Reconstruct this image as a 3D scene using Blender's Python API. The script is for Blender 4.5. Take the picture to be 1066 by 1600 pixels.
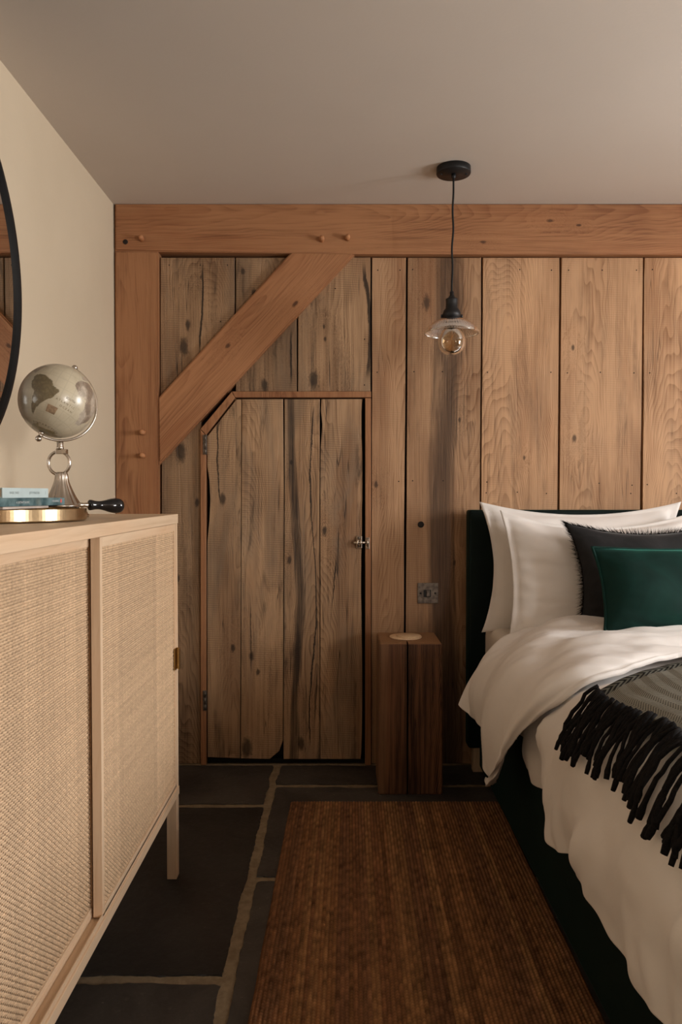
import bpy, bmesh, math, random
from mathutils import Vector, Matrix, Euler
from mathutils import noise as mnoise

for o in list(bpy.data.objects):
    bpy.data.objects.remove(o)
SC = bpy.context.scene
COL = SC.collection
random.seed(7)
PI = math.pi

# ------------------------------------------------------------------ camera, light, exposure
F_PX, CAM_D, CAM_H = 1180.0, 3.08, 1.1156      # focal length in px of the 1066x1600 frame, distance to timber wall, eye height
PITCH = math.atan(28 / F_PX)
cam = bpy.data.cameras.new('camera')
cam.sensor_fit = 'VERTICAL'
cam.sensor_height = 36.0
cam.sensor_width = 24.0
cam.lens = 36.0 * F_PX / 1600.0
cam.clip_start = 0.02
cam_o = bpy.data.objects.new('camera', cam)
COL.objects.link(cam_o)
cam_o.location = (0, -CAM_D, CAM_H)
cam_o.rotation_euler = (PI / 2 - PITCH, 0, 0)
SC.camera = cam_o

WIN = dict(x=2.80, y0=-1.90, y1=-1.20, z0=0.95, z1=1.90)     # window in the right-hand wall
W2 = dict(x=2.80, y0=-5.10, y1=-4.45, z0=0.95, z1=1.90)      # second window further along the same wall
ROOM_Y = -5.4

world = bpy.data.worlds.new('sky')
SC.world = world
world.use_nodes = True
bgn = world.node_tree.nodes['Background']
bgn.inputs[0].default_value = (0.75, 0.85, 1.0, 1)
bgn.inputs[1].default_value = 1.0

def area(name, loc, rot, sx, sy, power, col):
    l = bpy.data.lights.new(name, 'AREA')
    l.shape = 'RECTANGLE'
    l.size, l.size_y = sx, sy
    l.energy = power
    l.color = col
    o = bpy.data.objects.new(name, l)
    COL.objects.link(o)
    o.location = loc
    o.rotation_euler = rot
    return o

# daylight standing in each window opening
for nm_, w_, pw_ in (('window_daylight', WIN, 76.0), ('far_window_daylight', W2, 140.0)):
    area(nm_, (w_['x'] + 0.10, (w_['y0'] + w_['y1']) / 2, (w_['z0'] + w_['z1']) / 2), (0, PI / 2, 0),
         w_['z1'] - w_['z0'] - 0.06, w_['y1'] - w_['y0'] - 0.06, pw_, (1.0, 0.975, 0.955))

vs = SC.view_settings
vs.view_transform = 'Standard'
vs.look = 'None'
vs.exposure = 0.0
vs.gamma = 1.0
vs.use_curve_mapping = False
SC.cycles.max_bounces = 8
SC.cycles.diffuse_bounces = 5
SC.cycles.glossy_bounces = 3
SC.cycles.transmission_bounces = 8
SC.cycles.use_adaptive_sampling = True
SC.cycles.adaptive_threshold = 0.02
SC.cycles.caustics_reflective = False
SC.cycles.caustics_refractive = False
SC.cycles.sample_clamp_indirect = 4.0

# ------------------------------------------------------------------ measuring helper
CP, SP = math.cos(PITCH), math.sin(PITCH)
def at(px, py, Y):
    """photo measurement -> point on the vertical plane at depth Y"""
    u, v = (px - 533) / F_PX, -(py - 800) / F_PX
    d = Vector((u, CP + v * SP, -SP + v * CP))
    t = (Y + CAM_D) / d.y
    return Vector((d.x * t, Y, CAM_H + d.z * t))
def wall(px, py):
    p = at(px, py, 0.0)
    return (p.x, p.z)

# ------------------------------------------------------------------ node helpers
class S:
    """a node socket with arithmetic"""
    def __init__(s, t, k): s.t, s.k = t, k
    def m(s, op, b=None, c=None, clamp=False):
        n = s.t.nodes.new('ShaderNodeMath'); n.operation = op; n.use_clamp = clamp
        for i, q in enumerate((s, b, c)):
            if q is None: continue
            if isinstance(q, S): s.t.links.new(q.k, n.inputs[i])
            else: n.inputs[i].default_value = q
        return S(s.t, n.outputs[0])
    def __add__(s, b): return s.m('ADD', b)
    def __radd__(s, b): return s.m('ADD', b)
    def __sub__(s, b): return s.m('SUBTRACT', b)
    def __rsub__(s, b): return s.m('MULTIPLY', -1.0).m('ADD', b)
    def __mul__(s, b): return s.m('MULTIPLY', b)
    def __rmul__(s, b): return s.m('MULTIPLY', b)
    def __truediv__(s, b): return s.m('DIVIDE', b)
    def sin(s): return s.m('SINE')
    def pw(s, e): return s.m('POWER', e)
    def fr(s): return s.m('FRACT')
    def ab(s): return s.m('ABSOLUTE')
    def clamp(s): return s.m('ADD', 0.0, None, True)
    def step(s, a, b):
        n = s.t.nodes.new('ShaderNodeMapRange'); n.interpolation_type = 'SMOOTHSTEP'
        s.t.links.new(s.k, n.inputs[0])
        n.inputs[1].default_value, n.inputs[2].default_value = a, b
        n.inputs[3].default_value, n.inputs[4].default_value = 0.0, 1.0
        return S(s.t, n.outputs[0])

class Mat:
    def __init__(s, name, rough=0.6, metal=0.0, spec=0.4):
        s.m = bpy.data.materials.new(name); s.m.use_nodes = True
        s.t = s.m.node_tree; s.b = s.t.nodes['Principled BSDF']
        s.b.inputs['Roughness'].default_value = rough
        s.b.inputs['Metallic'].default_value = metal
        s.b.inputs['Specular IOR Level'].default_value = spec
    def attr(s, name, kind='OBJECT', out='Fac'):
        n = s.t.nodes.new('ShaderNodeAttribute'); n.attribute_type = kind; n.attribute_name = name
        return S(s.t, n.outputs[out])
    def coord(s, which='Object'):
        n = s.t.nodes.new('ShaderNodeTexCoord'); return S(s.t, n.outputs[which])
    def xyz(s, v):
        n = s.t.nodes.new('ShaderNodeSeparateXYZ'); s.t.links.new(v.k, n.inputs[0])
        return [S(s.t, n.outputs[i]) for i in range(3)]
    def vec(s, x, y, z):
        n = s.t.nodes.new('ShaderNodeCombineXYZ')
        for i, q in enumerate((x, y, z)):
            if isinstance(q, S): s.t.links.new(q.k, n.inputs[i])
            else: n.inputs[i].default_value = q
        return S(s.t, n.outputs[0])
    def noise(s, v, scale=1.0, detail=3.0, rough=0.5, dist=0.0, w=None):
        n = s.t.nodes.new('ShaderNodeTexNoise')
        if w is not None:
            a = s.t.nodes.new('ShaderNodeVectorMath'); a.operation = 'ADD'
            s.t.links.new(v.k, a.inputs[0]); s.t.links.new(s.vec(w * 17.13, w * 9.27, w * 5.31).k, a.inputs[1])
            v = S(s.t, a.outputs[0])
        s.t.links.new(v.k, n.inputs['Vector'])
        n.inputs['Scale'].default_value = scale; n.inputs['Detail'].default_value = detail
        n.inputs['Roughness'].default_value = rough; n.inputs['Distortion'].default_value = dist
        return S(s.t, n.outputs[0])
    def mix(s, f, a, b, mode='MIX'):
        n = s.t.nodes.new('ShaderNodeMix'); n.data_type = 'RGBA'; n.blend_type = mode
        for i, q in ((0, f), (6, a), (7, b)):
            if isinstance(q, S): s.t.links.new(q.k, n.inputs[i])
            elif i == 0: n.inputs[0].default_value = q
            else: n.inputs[i].default_value = (q[0], q[1], q[2], 1)
        return S(s.t, n.outputs[2])
    def color(s, c):
        if isinstance(c, S): s.t.links.new(c.k, s.b.inputs['Base Color'])
        else: s.b.inputs['Base Color'].default_value = (c[0], c[1], c[2], 1)
        return s
    def set(s, k, v):
        if isinstance(v, S): s.t.links.new(v.k, s.b.inputs[k])
        else: s.b.inputs[k].default_value = v
        return s
    def bump(s, h, strength=0.3, dist=0.002):
        n = s.t.nodes.new('ShaderNodeBump'); s.t.links.new(h.k, n.inputs['Height'])
        n.inputs['Strength'].default_value = strength; n.inputs['Distance'].default_value = dist
        s.t.links.new(n.outputs[0], s.b.inputs['Normal']); return s

def plain(name, col, rough=0.6, metal=0.0, spec=0.4, var=0.08, vscale=30):
    m = Mat(name, rough, metal, spec)
    n = m.noise(m.coord(), vscale, 3)
    lo = tuple(c * (1 - var) for c in col); hi = tuple(min(1, c * (1 + var)) for c in col)
    m.color(m.mix(n.step(0.3, 0.7), lo, hi))
    return m.m

def wood(name, light, mid, dark, freq=34, warp=0.5, stain=0.5, saw=0.0, grey=0.0, greycol=(0.22, 0.19, 0.15), rough=0.62, curve=12.0, tilt=0.25, bump=0.35, fig=0.55, spec=0.3, fine=0.55, top=None):
    """plain-sawn timber: growth rings as contours over the board (local z along the grain), knots, stains, saw marks.
    every board has its own seed / tone / knots / heart band as object properties"""
    m = Mat(name, rough, 0, spec)
    co = m.coord(); x, y, z = m.xyz(co)
    seed = m.attr('seed'); tone = m.attr('tone')
    w = seed * 7.31
    st = m.vec(x * 2.6, y * 2.6, z * 0.75)
    wn = m.noise(st, 1.6, 3, 0.5, 0.0, w)
    wn2 = m.noise(m.vec(x * 9, y * 9, z * 2.2), 1.0, 2, 0.5, 0.0, w)
    x0 = (seed * 12.9).sin() * 0.10
    yy = y * 0.6
    xx = x - x0 + yy
    Fq = xx * xx * curve + z * tilt * ((seed * 5.1).sin() * 0.6 + 0.7) + wn * warp + wn2 * (warp * 0.09)
    dk = None
    kn2 = m.noise(m.vec(x * 75, y * 75, z * 38), 1.0, 3, 0.65, 0.8, w + 61.0)
    for k in ('a', 'b', 'c'):
        kx, kz, ks = m.attr('k%sx' % k), m.attr('k%sz' % k), m.attr('k%ss' % k)
        dx, dz = x - kx, (z - kz) * 0.5
        d = (dx * dx + dz * dz).m('SQRT')
        q = (d / (ks + 1e-4)) * (kn2 * 1.5 + 0.25)
        g = (q * q * -0.32).m('EXPONENT')
        on = ks.m('GREATER_THAN', 0.001)
        Fq = Fq + g * on * (ks * 7.0)
        core = (1.0 - q.step(0.22, 0.66)) * on
        dk = core if dk is None else dk.m('MAXIMUM', core)
    rings = (Fq * freq).fr()
    fib = m.noise(m.vec(x * 130, y * 130, z * 3.2), 1.0, 3, 0.6, 0.0, w)
    mott = m.noise(m.vec(x * 5, y * 5, z * 1.3), 1.3, 4, 0.6, 0.3, w + 3.0)
    late = rings.pw(2.0) * (1.0 - rings.step(0.9, 1.0)) * (fib * 1.3 + 0.25)
    fig2 = m.noise(m.vec(x * 55, y * 55, z * 1.6), 1.0, 3, 0.6, 0.5, w + 71.0)
    figa = late * fig * (mott * 0.9 + 0.25)
    c = m.mix((figa + (fib - 0.5) * 1.7 * fine + (fig2 - 0.5) * 1.2 * fine + (mott - 0.5) * 1.3 + (wn - 0.5) * 1.1 + 0.14).clamp(), light, mid)
    red = m.noise(m.vec(x * 7, y * 7, z * 1.1), 1.0, 3, 0.5, 0.4, w + 81.0)
    c = m.mix(red.step(0.48, 0.75) * 0.45, c, tuple(q * f for q, f in zip(mid, (1.35, 1.15, 1.0))))
    # weathered grey patches
    if grey > 0:
        gn = m.noise(m.vec(x * 6, y * 6, z * 1.6), 1.0, 4, 0.65, 0.6, w + 11.0)
        c = m.mix(gn.step(0.45, 0.68) * grey, c, greycol)
    # dark streak stains and worm-eaten patches along the grain
    sn = m.noise(m.vec(x * 15, y * 15, z * 1.7), 1.0, 5, 0.62, 0.9, w + 21.0)
    sp = m.noise(m.vec(x * 70, y * 70, z * 22), 1.0, 3, 0.6, 0.5, w + 31.0)
    streak = sn.step(0.53, 0.72) * (sp.step(0.30, 0.62) * 0.6 + 0.4) * stain
    # thin checks
    cn = m.noise(m.vec(x * 26, y * 26, z * 0.9), 1.0, 2, 0.5, 0.3, w + 41.0)
    crack = (1.0 - (cn - 0.5).ab().step(0.0, 0.014)) * mott.step(0.47, 0.60) * min(1.0, stain * 1.2)
    # live heart band (only on boards that have one)
    bx, bw = m.attr('bandx'), m.attr('bandw')
    bc = bx + (z * 3.1 + w).sin() * 0.018 + (wn2 - 0.5) * 0.05
    bq = ((x - bc) / (bw + 1e-4)).ab()
    band = (1.0 - bq.step(0.45, 1.25)) * mott.step(0.15, 0.5) * bw.m('GREATER_THAN', 0.001)
    edge = (1.0 - (bq - 0.95).ab().step(0.0, 0.2)) * fig2.step(0.35, 0.6) * bw.m('GREATER_THAN', 0.001)
    c = m.mix(band * 0.8 * (fib * 0.9 + 0.55), c, dark)
    c = m.mix((edge * 0.75 * wn2.step(0.3, 0.6)).clamp(), c, tuple(q * 0.5 for q in dark))
    c = m.mix((streak * 0.85).clamp(), c, dark)
    c = m.mix((crack * 0.85).clamp(), c, tuple(q * 0.35 for q in dark))
    ckx, cka, ckb, ckw = m.attr('ckx'), m.attr('cka'), m.attr('ckb'), m.attr('ckw')
    cl = (x - ckx - (z * 6.0 + w).sin() * 0.012 - (wn2 - 0.5) * 0.06 - (kn2 - 0.5) * 0.008).ab() / (ckw * (fig2 * 1.6 + 0.2) + 1e-5)
    ckm = (1.0 - cl.step(0.5, 1.3)) * (z - cka).step(0.0, 0.08) * (ckb - z).step(0.0, 0.08) * ckw.m('GREATER_THAN', 0.0001)
    c = m.mix((ckm * 0.9).clamp(), c, tuple(q * 0.4 for q in dark))
    c = m.mix((dk * 0.8).clamp(), c, tuple(q * 0.55 for q in dark))
    if saw > 0:
        sw = ((z + x * 0.04) * 690.0).sin() * 0.5 + 0.5
        sm = m.noise(m.vec(x * 8, y * 8, z * 5), 1.0, 2, 0.5, 0.0, w + 51.0).step(0.42, 0.62)
        c = m.mix(sw * sm * saw, c, tuple(q * 0.8 for q in mid))
    if top is not None:
        sap = (x * -1.0 - 0.082 + (wn2 - 0.5) * 0.05).step(0.0, 0.012) * 0.55
        c = m.mix(sap, c, (0.26, 0.14, 0.07))
        c = m.mix((z - (top - 0.006)).step(0.0, 0.004), c, m.mix(mott, (0.27, 0.135, 0.06), (0.36, 0.19, 0.09)))
    tn = m.vec(tone, tone, tone)
    c = m.mix(1.0, c, tn, 'MULTIPLY')
    m.color(c)
    h = fib * 0.8 - (1.0 - (cn - 0.5).ab().step(0.0, 0.014)) * 1.5
    m.bump(h, bump, 0.0015)
    m.set('Roughness', (mott * 0.15 + (rough - 0.07)))
    return m.m

# ------------------------------------------------------------------ materials
M = {}
M['oak'] = wood('weathered_oak_boards', (0.515, 0.308, 0.170), (0.205, 0.098, 0.045), (0.06, 0.034, 0.02), freq=46, stain=0.4, saw=0.16, grey=0.10, fig=0.8, fine=0.5)
M['oak_old'] = wood('reclaimed_oak_boards', (0.47, 0.295, 0.165), (0.125, 0.064, 0.031), (0.022, 0.015, 0.011), freq=48, stain=0.95, saw=0.32, grey=0.5, greycol=(0.20, 0.15, 0.105), bump=0.5, fig=0.75, fine=0.6)
M['larch'] = wood('douglas_fir_timber', (0.43, 0.205, 0.095), (0.225, 0.092, 0.040), (0.08, 0.03, 0.014), freq=60, warp=0.25, stain=0.2, curve=9, tilt=0.10, bump=0.15, fig=0.8, rough=0.55, fine=0.7)
M['pine'] = wood('pale_pine', (0.68, 0.512, 0.352), (0.54, 0.372, 0.232), (0.33, 0.19, 0.10), freq=26, warp=0.3, stain=0.0, curve=10, tilt=0.2, bump=0.08, rough=0.5)
M['block'] = wood('dark_timber_block', (0.23, 0.105, 0.05), (0.035, 0.015, 0.008), (0.02, 0.010, 0.007), freq=50, warp=0.35, stain=0.7, curve=22, tilt=0.22, bump=0.4, rough=0.5, fig=1.5, fine=1.3, top=0.565)
M['disc'] = wood('pale_wood_disc', (0.70, 0.52, 0.34), (0.58, 0.40, 0.24), (0.3, 0.2, 0.1), freq=40, stain=0, rough=0.6, bump=0.05)

def plaster(name, a, b, sc=1.3):
    m = Mat(name, 0.9, 0, 0.2)
    co = m.coord()
    n = m.noise(co, sc, 4, 0.6); f = m.noise(co, 90, 3, 0.6)
    m.color(m.mix(n.step(0.3, 0.7), a, b)); m.bump(f + n * 3.0, 0.12, 0.002)
    return m.m
M['cream'] = plaster('cream_plaster', (0.60, 0.50, 0.365), (0.64, 0.54, 0.40))
M['ceil'] = plaster('ceiling_plaster', (0.605, 0.54, 0.475), (0.635, 0.57, 0.505), 0.9)
M['void'] = plain('dark_backing', (0.012, 0.008, 0.006), 0.9)
M['iron'] = plain('black_metal', (0.012, 0.012, 0.013), 0.45, 0.3, 0.5)
M['steel'] = plain('brushed_nickel', (0.56, 0.50, 0.43), 0.24, 1.0)
M['dullsteel'] = plain('aged_steel', (0.17, 0.14, 0.115), 0.5, 0.85, var=0.35, vscale=60)
M['brass'] = plain('satin_brass', (0.60, 0.45, 0.27), 0.24, 1.0)
M['brassdark'] = plain('brass_handle', (0.50, 0.32, 0.12), 0.35, 1.0)
M['blackgloss'] = plain('black_lacquer', (0.006, 0.006, 0.007), 0.12, 0, 0.6)
M['cord'] = plain('black_fabric_cord', (0.008, 0.008, 0.008), 0.8)
M['whiteframe'] = plain('white_window_paint', (0.7, 0.68, 0.64), 0.5)
M['paper'] = plain('book_pages', (0.62, 0.55, 0.44), 0.9)
M['bookblue'] = plain('pale_blue_cover', (0.50, 0.60, 0.60), 0.5, var=0.04)
M['bookbrown'] = plain('brown_cover', (0.22, 0.115, 0.05), 0.6)
M['magpink'] = plain('pale_magazine', (0.62, 0.50, 0.42), 0.6)
M['ink'] = plain('grey_ink', (0.28, 0.33, 0.33), 0.7)
M['inkwhite'] = plain('white_ink', (0.7, 0.72, 0.7), 0.7)
M['inkred'] = plain('red_ink', (0.6, 0.12, 0.10), 0.7)
M['inkbrown'] = plain('brown_map_ink', (0.16, 0.12, 0.07), 0.7)
def teal_cover():
    m = Mat('teal_photo_cover', 0.35)
    co = m.coord()
    n = m.noise(co, 22, 4, 0.6); k = m.noise(co, 9, 2)
    c = m.mix(n.step(0.35, 0.7), (0.03, 0.075, 0.085), (0.16, 0.25, 0.26))
    c = m.mix(k.step(0.55, 0.68) * 0.7, c, (0.42, 0.36, 0.24))
    m.color(c); return m.m
M['bookteal'] = teal_cover()

def cotton(name, a, sheen=0.15):
    m = Mat(name, 0.75, 0, 0.25)
    co = m.coord(); n = m.noise(co, 7, 4, 0.55)
    m.color(m.mix(n.step(0.3, 0.7), tuple(q * 0.97 for q in a), a))
    f = m.noise(co, 26, 4, 0.55, 0.6)
    m.bump(f, 0.22, 0.004)
    m.set('Sheen Weight', sheen)
    return m.m
M['cotton'] = cotton('white_cotton', (0.80, 0.765, 0.735))
def striped():
    m = Mat('striped_sheet', 0.8, 0, 0.2)
    x, y, z = m.xyz(m.coord())
    s = ((y + x) * 300).sin().step(-0.1, 0.1)
    m.color(m.mix(s, (0.66, 0.60, 0.53), (0.72, 0.67, 0.60))); return m.m
M['sheet'] = striped()
def velvet(name, dark, lighter, rough=0.7, sheen=0.8, tint=(0.2, 0.8, 0.6)):
    m = Mat(name, rough, 0, 0.15)
    n = m.noise(m.coord(), 6, 4, 0.6, 0.8)
    m.color(m.mix(n.step(0.3, 0.75), dark, lighter))  # noise mixes the two tones at random
    m.set('Sheen Weight', sheen); m.set('Sheen Roughness', 0.35)
    m.b.inputs['Sheen Tint'].default_value = (*tint, 1)
    m.bump(m.noise(m.coord(), 300, 2), 0.15, 0.001)
    return m.m
M['velvet'] = velvet('emerald_velvet', (0.0015, 0.015, 0.012), (0.003, 0.032, 0.025), sheen=0.35, tint=(0.12, 0.7, 0.55))
M['bedvelvet'] = velvet('dark_green_upholstery', (0.0022, 0.0075, 0.0065), (0.003, 0.010, 0.0085), sheen=0.06, tint=(0.1, 0.6, 0.45))
M['charcoal'] = velvet('charcoal_linen', (0.017, 0.017, 0.018), (0.034, 0.033, 0.034), 0.9, 0.25, (0.6, 0.6, 0.6))
M['fringe'] = plain('black_wool_yarn', (0.009, 0.008, 0.008), 0.9, 0, 0.1, 0.4, 200)

def glass(name, tint, rough=0.03, ior=1.45):
    m = Mat(name, rough, 0, 0.5)
    m.color(tint); m.set('Transmission Weight', 1.0); m.set('IOR', ior); return m.m
M['glass'] = glass('ribbed_clear_glass', (0.93, 0.91, 0.87), 0.14)
M['bulbglass'] = glass('amber_bulb_glass', (1.0, 0.86, 0.66), 0.01, 1.45)
M['lens'] = glass('magnifier_lens', (0.95, 0.97, 0.96))
mm = Mat('mirror_silver', 0.01, 1.0); mm.color((0.86, 0.86, 0.85)); M['mirror'] = mm.m
M['filament'] = plain('copper_filament', (0.5, 0.25, 0.1), 0.3, 1.0)

def slate():
    m = Mat('dark_slate', 0.5, 0, 0.35)
    co = m.coord(); sd = m.attr('seed'); tone = m.attr('tone')
    n = m.noise(co, 3.0, 6, 0.65, 0.5, sd); f = m.noise(co, 45, 5, 0.7, 0, sd)
    c = m.mix(n.step(0.3, 0.72), (0.016, 0.0135, 0.012), (0.050, 0.043, 0.036))
    sc2 = m.noise(co, 120, 2, 0.5, 0, sd); c = m.mix(f.step(0.56, 0.75) * 0.6, c, (0.085, 0.074, 0.06)); c = m.mix(sc2.step(0.70, 0.76) * n.step(0.5, 0.62) * 0.6, c, (0.22, 0.19, 0.15))
    c = m.mix(1.0, c, m.vec(tone, tone, tone), 'MULTIPLY')
    m.color(c); m.bump(n * 2.0 + f * 0.5, 0.35, 0.006)
    m.set('Roughness', f * 0.3 + 0.40); return m.m
M['slate'] = slate()
m_ = Mat('sandy_grout', 0.95, 0, 0.15); n_ = m_.noise(m_.coord(), 30, 4, 0.7)
m_.color(m_.mix(n_.step(0.3, 0.7), (0.17, 0.125, 0.075), (0.25, 0.19, 0.12))); m_.bump(n_, 0.5, 0.004); M['grout'] = m_.m

def attr_color(name, rough=0.9, spec=0.1, bumpn=None):
    m = Mat(name, rough, 0, spec)
    c = m.attr('tint', 'GEOMETRY', 'Color')
    n = m.noise(m.coord(), 140, 3, 0.6)
    m.color(m.mix(n.step(0.25, 0.75) * 0.45, c, m.mix(1.0, c, (0.45, 0.42, 0.4), 'MULTIPLY')))
    return m.m
M['jute'] = attr_color('jute_weave')
M['rattan'] = attr_color('rattan_weave', 0.55, 0.3)
mg = Mat('antique_globe_map', 0.30, 0, 0.5); cg = mg.attr('tint', 'GEOMETRY', 'Color')
ng = mg.noise(mg.coord(), 55, 5, 0.7)
mg.color(mg.mix(ng.step(0.45, 0.75) * 0.25, cg, mg.mix(1.0, cg, (0.6, 0.55, 0.48), 'MULTIPLY')))
mg.set('Coat Weight', 0.35); mg.set('Coat Roughness', 0.22); M['globe'] = mg.m

def herring():
    m = Mat('grey_herringbone_wool', 0.95, 0, 0.1)
    x, y, z = m.xyz(m.attr('wuv', 'GEOMETRY', 'Vector'))
    zig = ((x * 28.0).fr() - 0.5).ab() * 0.036
    ln = ((y + zig) * 125.0).fr()
    big = 1.0 - y.step(0.040, 0.045)
    ln2 = ((x + (y - 0.02).ab() * 0.9) * 62.0).fr()
    n = m.noise(m.vec(x, y, z), 220, 3, 0.6)
    a = m.mix((ln.step(0.35, 0.65) * 0.85 + (n - 0.5) * 0.5).clamp(), (0.27, 0.26, 0.215), (0.085, 0.083, 0.072))
    b = m.mix(ln2.step(0.4, 0.6), (0.15, 0.155, 0.135), (0.012, 0.013, 0.013))
    m.color(m.mix(big, a, b)); m.bump(ln + n, 0.4, 0.002); return m.m
M['wool'] = herring()

# ------------------------------------------------------------------ mesh helpers
def wloc(p):
    v = Vector((0, 0, 0))
    while p is not None:
        v += Vector(p.location); p = p.parent
    return v

def link(name, me, mat, parent=None, origin=(0, 0, 0), rot=None):
    o = bpy.data.objects.new(name, me)
    COL.objects.link(o)
    if mat is not None and len(me.materials) == 0: me.materials.append(mat)
    o.parent = parent
    o.location = Vector(origin) - (wloc(parent) if parent else Vector((0, 0, 0)))
    if rot: o.rotation_euler = rot
    return o

def mesh(name, verts, faces, mat, parent=None, origin=None, smooth=False, tint=None):
    """verts in world space; origin = object's own origin (default: centre of bounds)"""
    vv = [Vector(v) for v in verts]
    if origin is None:
        lo = Vector([min(v[i] for v in vv) for i in range(3)]); hi = Vector([max(v[i] for v in vv) for i in range(3)])
        origin = (lo + hi) / 2
    origin = Vector(origin)
    me = bpy.data.meshes.new(name)
    me.from_pydata([v - origin for v in vv], [], faces)
    me.update()
    if smooth: me.polygons.foreach_set('use_smooth', [True] * len(me.polygons))
    if tint is not None:
        ca = me.color_attributes.new('tint', 'FLOAT_COLOR', 'POINT')
        flat = []
        for c in tint: flat.extend((c[0], c[1], c[2], 1.0))
        ca.data.foreach_set('color', flat)
    return link(name, me, mat, parent, origin)

def bm_obj(name, bm, mat, parent=None, origin=(0, 0, 0), smooth=False):
    origin = Vector(origin)
    bmesh.ops.recalc_face_normals(bm, faces=bm.faces)
    bmesh.ops.translate(bm, verts=bm.verts, vec=-origin)
    me = bpy.data.meshes.new(name)
    bm.to_mesh(me); bm.free()
    if smooth: me.polygons.foreach_set('use_smooth', [True] * len(me.polygons))
    return link(name, me, mat, parent, origin)

def bm_box(bm, x0, x1, y0, y1, z0, z1, bev=0.0, seg=2):
    g = bmesh.ops.create_cube(bm, size=1.0)
    for v in g['verts']:
        v.co = Vector(((x0 + x1) / 2 + v.co.x * (x1 - x0), (y0 + y1) / 2 + v.co.y * (y1 - y0), (z0 + z1) / 2 + v.co.z * (z1 - z0)))
    if bev > 0:
        es = list({e for v in g['verts'] for e in v.link_edges})
        bmesh.ops.bevel(bm, geom=es, offset=bev, segments=seg, profile=0.6, affect='EDGES')

def box(name, x0, x1, y0, y1, z0, z1, mat, parent=None, bev=0.0, seg=2, smooth=False):
    bm = bmesh.new(); bm_box(bm, x0, x1, y0, y1, z0, z1, bev, seg)
    return bm_obj(name, bm, mat, parent, ((x0 + x1) / 2, (y0 + y1) / 2, (z0 + z1) / 2), smooth)

def prism(name, pts, y0, y1, mat, parent=None, bev=0.002):
    """outline (x, z) on the timber wall, front at y0, back at y1"""
    bm = bmesh.new()
    f = [bm.verts.new((x, y0, z)) for x, z in pts]; b = [bm.verts.new((x, y1, z)) for x, z in pts]
    ff = bm.faces.new(f); bm.faces.new(b[::-1])
    n = len(pts)
    for i in range(n): bm.faces.new((f[i], b[i], b[(i + 1) % n], f[(i + 1) % n]))
    if bev > 0: bmesh.ops.bevel(bm, geom=list(ff.edges), offset=bev, segments=1, affect='EDGES')
    cx = (min(p[0] for p in pts) + max(p[0] for p in pts)) / 2; cz = (min(p[1] for p in pts) + max(p[1] for p in pts)) / 2
    return bm_obj(name, bm, mat, parent, (cx, (y0 + y1) / 2, cz))

def grain(o, seed, tone=1.0, knots=(), band=None, crack=None):
    o['seed'] = float(seed); o['tone'] = float(tone)
    for k, q in zip('abc', list(knots) + [(0, 0, 0)] * 3):
        o['k%sx' % k], o['k%sz' % k], o['k%ss' % k] = (float(v) for v in q)
    o['ckx'], o['cka'], o['ckb'], o['ckw'] = [float(v) for v in (crack or (0, 0, 0, 0))]
    o['bandx'], o['bandw'] = (float(band[0]), float(band[1])) if band else (0.0, 0.0)
    return o

def lathe(name, prof, mat, parent, c, seg=48, smooth=True, flute=None, axis=None, cap=True):
    """prof = [(r, z)] revolved about z at c; flute(r, z, ang) -> r"""
    V, Fc = [], []
    for r, z in prof:
        for k in range(seg):
            a = 2 * PI * k / seg
            rr = flute(r, z, a) if flute else r
            V.append(Vector((rr * math.cos(a), rr * math.sin(a), z)))
    for i in range(len(prof) - 1):
        for k in range(seg):
            Fc.append((i * seg + k, i * seg + (k + 1) % seg, (i + 1) * seg + (k + 1) % seg, (i + 1) * seg + k))
    if cap:
        if prof[0][0] > 1e-5: Fc.append(tuple(range(seg))[::-1])
        if prof[-1][0] > 1e-5: Fc.append(tuple((len(prof) - 1) * seg + k for k in range(seg)))
    if axis is not None:
        q = Vector((0, 0, 1)).rotation_difference(Vector(axis).normalized())
        V = [q @ v for v in V]
    c = Vector(c)
    return mesh(name, [v + c for v in V], Fc, mat, parent, c, smooth)

def tube_geo(pts, rad, seg=8, closed=False, up=Vector((0, 0, 1))):
    V, Fc = [], []
    n = len(pts); pts = [Vector(p) for p in pts]
    for i, p in enumerate(pts):
        a = pts[(i - 1) % n] if (closed or i > 0) else p
        b = pts[(i + 1) % n] if (closed or i < n - 1) else p
        t = (b - a).normalized()
        u = t.cross(up)
        if u.length < 1e-3: u = t.cross(Vector((1, 0, 0)))
        u.normalize(); w = u.cross(t)
        r = rad(i / max(1, n - 1)) if callable(rad) else rad
        for k in range(seg):
            an = 2 * PI * k / seg
            V.append(p + (u * math.cos(an) + w * math.sin(an)) * r)
    for i in range(n if closed else n - 1):
        j = (i + 1) % n
        for k in range(seg):
            Fc.append((i * seg + k, i * seg + (k + 1) % seg, j * seg + (k + 1) % seg, j * seg + k))
    if not closed:
        Fc.append(tuple(range(seg))[::-1]); Fc.append(tuple((n - 1) * seg + k for k in range(seg)))
    return V, Fc

def tube(name, pts, rad, mat, parent=None, seg=8, closed=False, origin=None, up=Vector((0, 0, 1))):
    V, Fc = tube_geo(pts, rad, seg, closed, up)
    return mesh(name, V, Fc, mat, parent, origin, True)

def thing(name, label, cat, loc, group=None):
    o = bpy.data.objects.new(name, None); COL.objects.link(o)
    o.empty_display_size = 0.05
    o.location = loc; o['label'] = label; o['category'] = cat
    if group: o['group'] = group
    return o
def tag(o, label, cat=None, group=None, kind=None):
    o['label'] = label
    if cat: o['category'] = cat
    if group: o['group'] = group
    if kind: o['kind'] = kind
    return o
def struct(name, label, loc=(0, 0, 0)):
    o = bpy.data.objects.new(name, None); COL.objects.link(o); o.location = loc
    return tag(o, label, None, None, 'structure')

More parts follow.
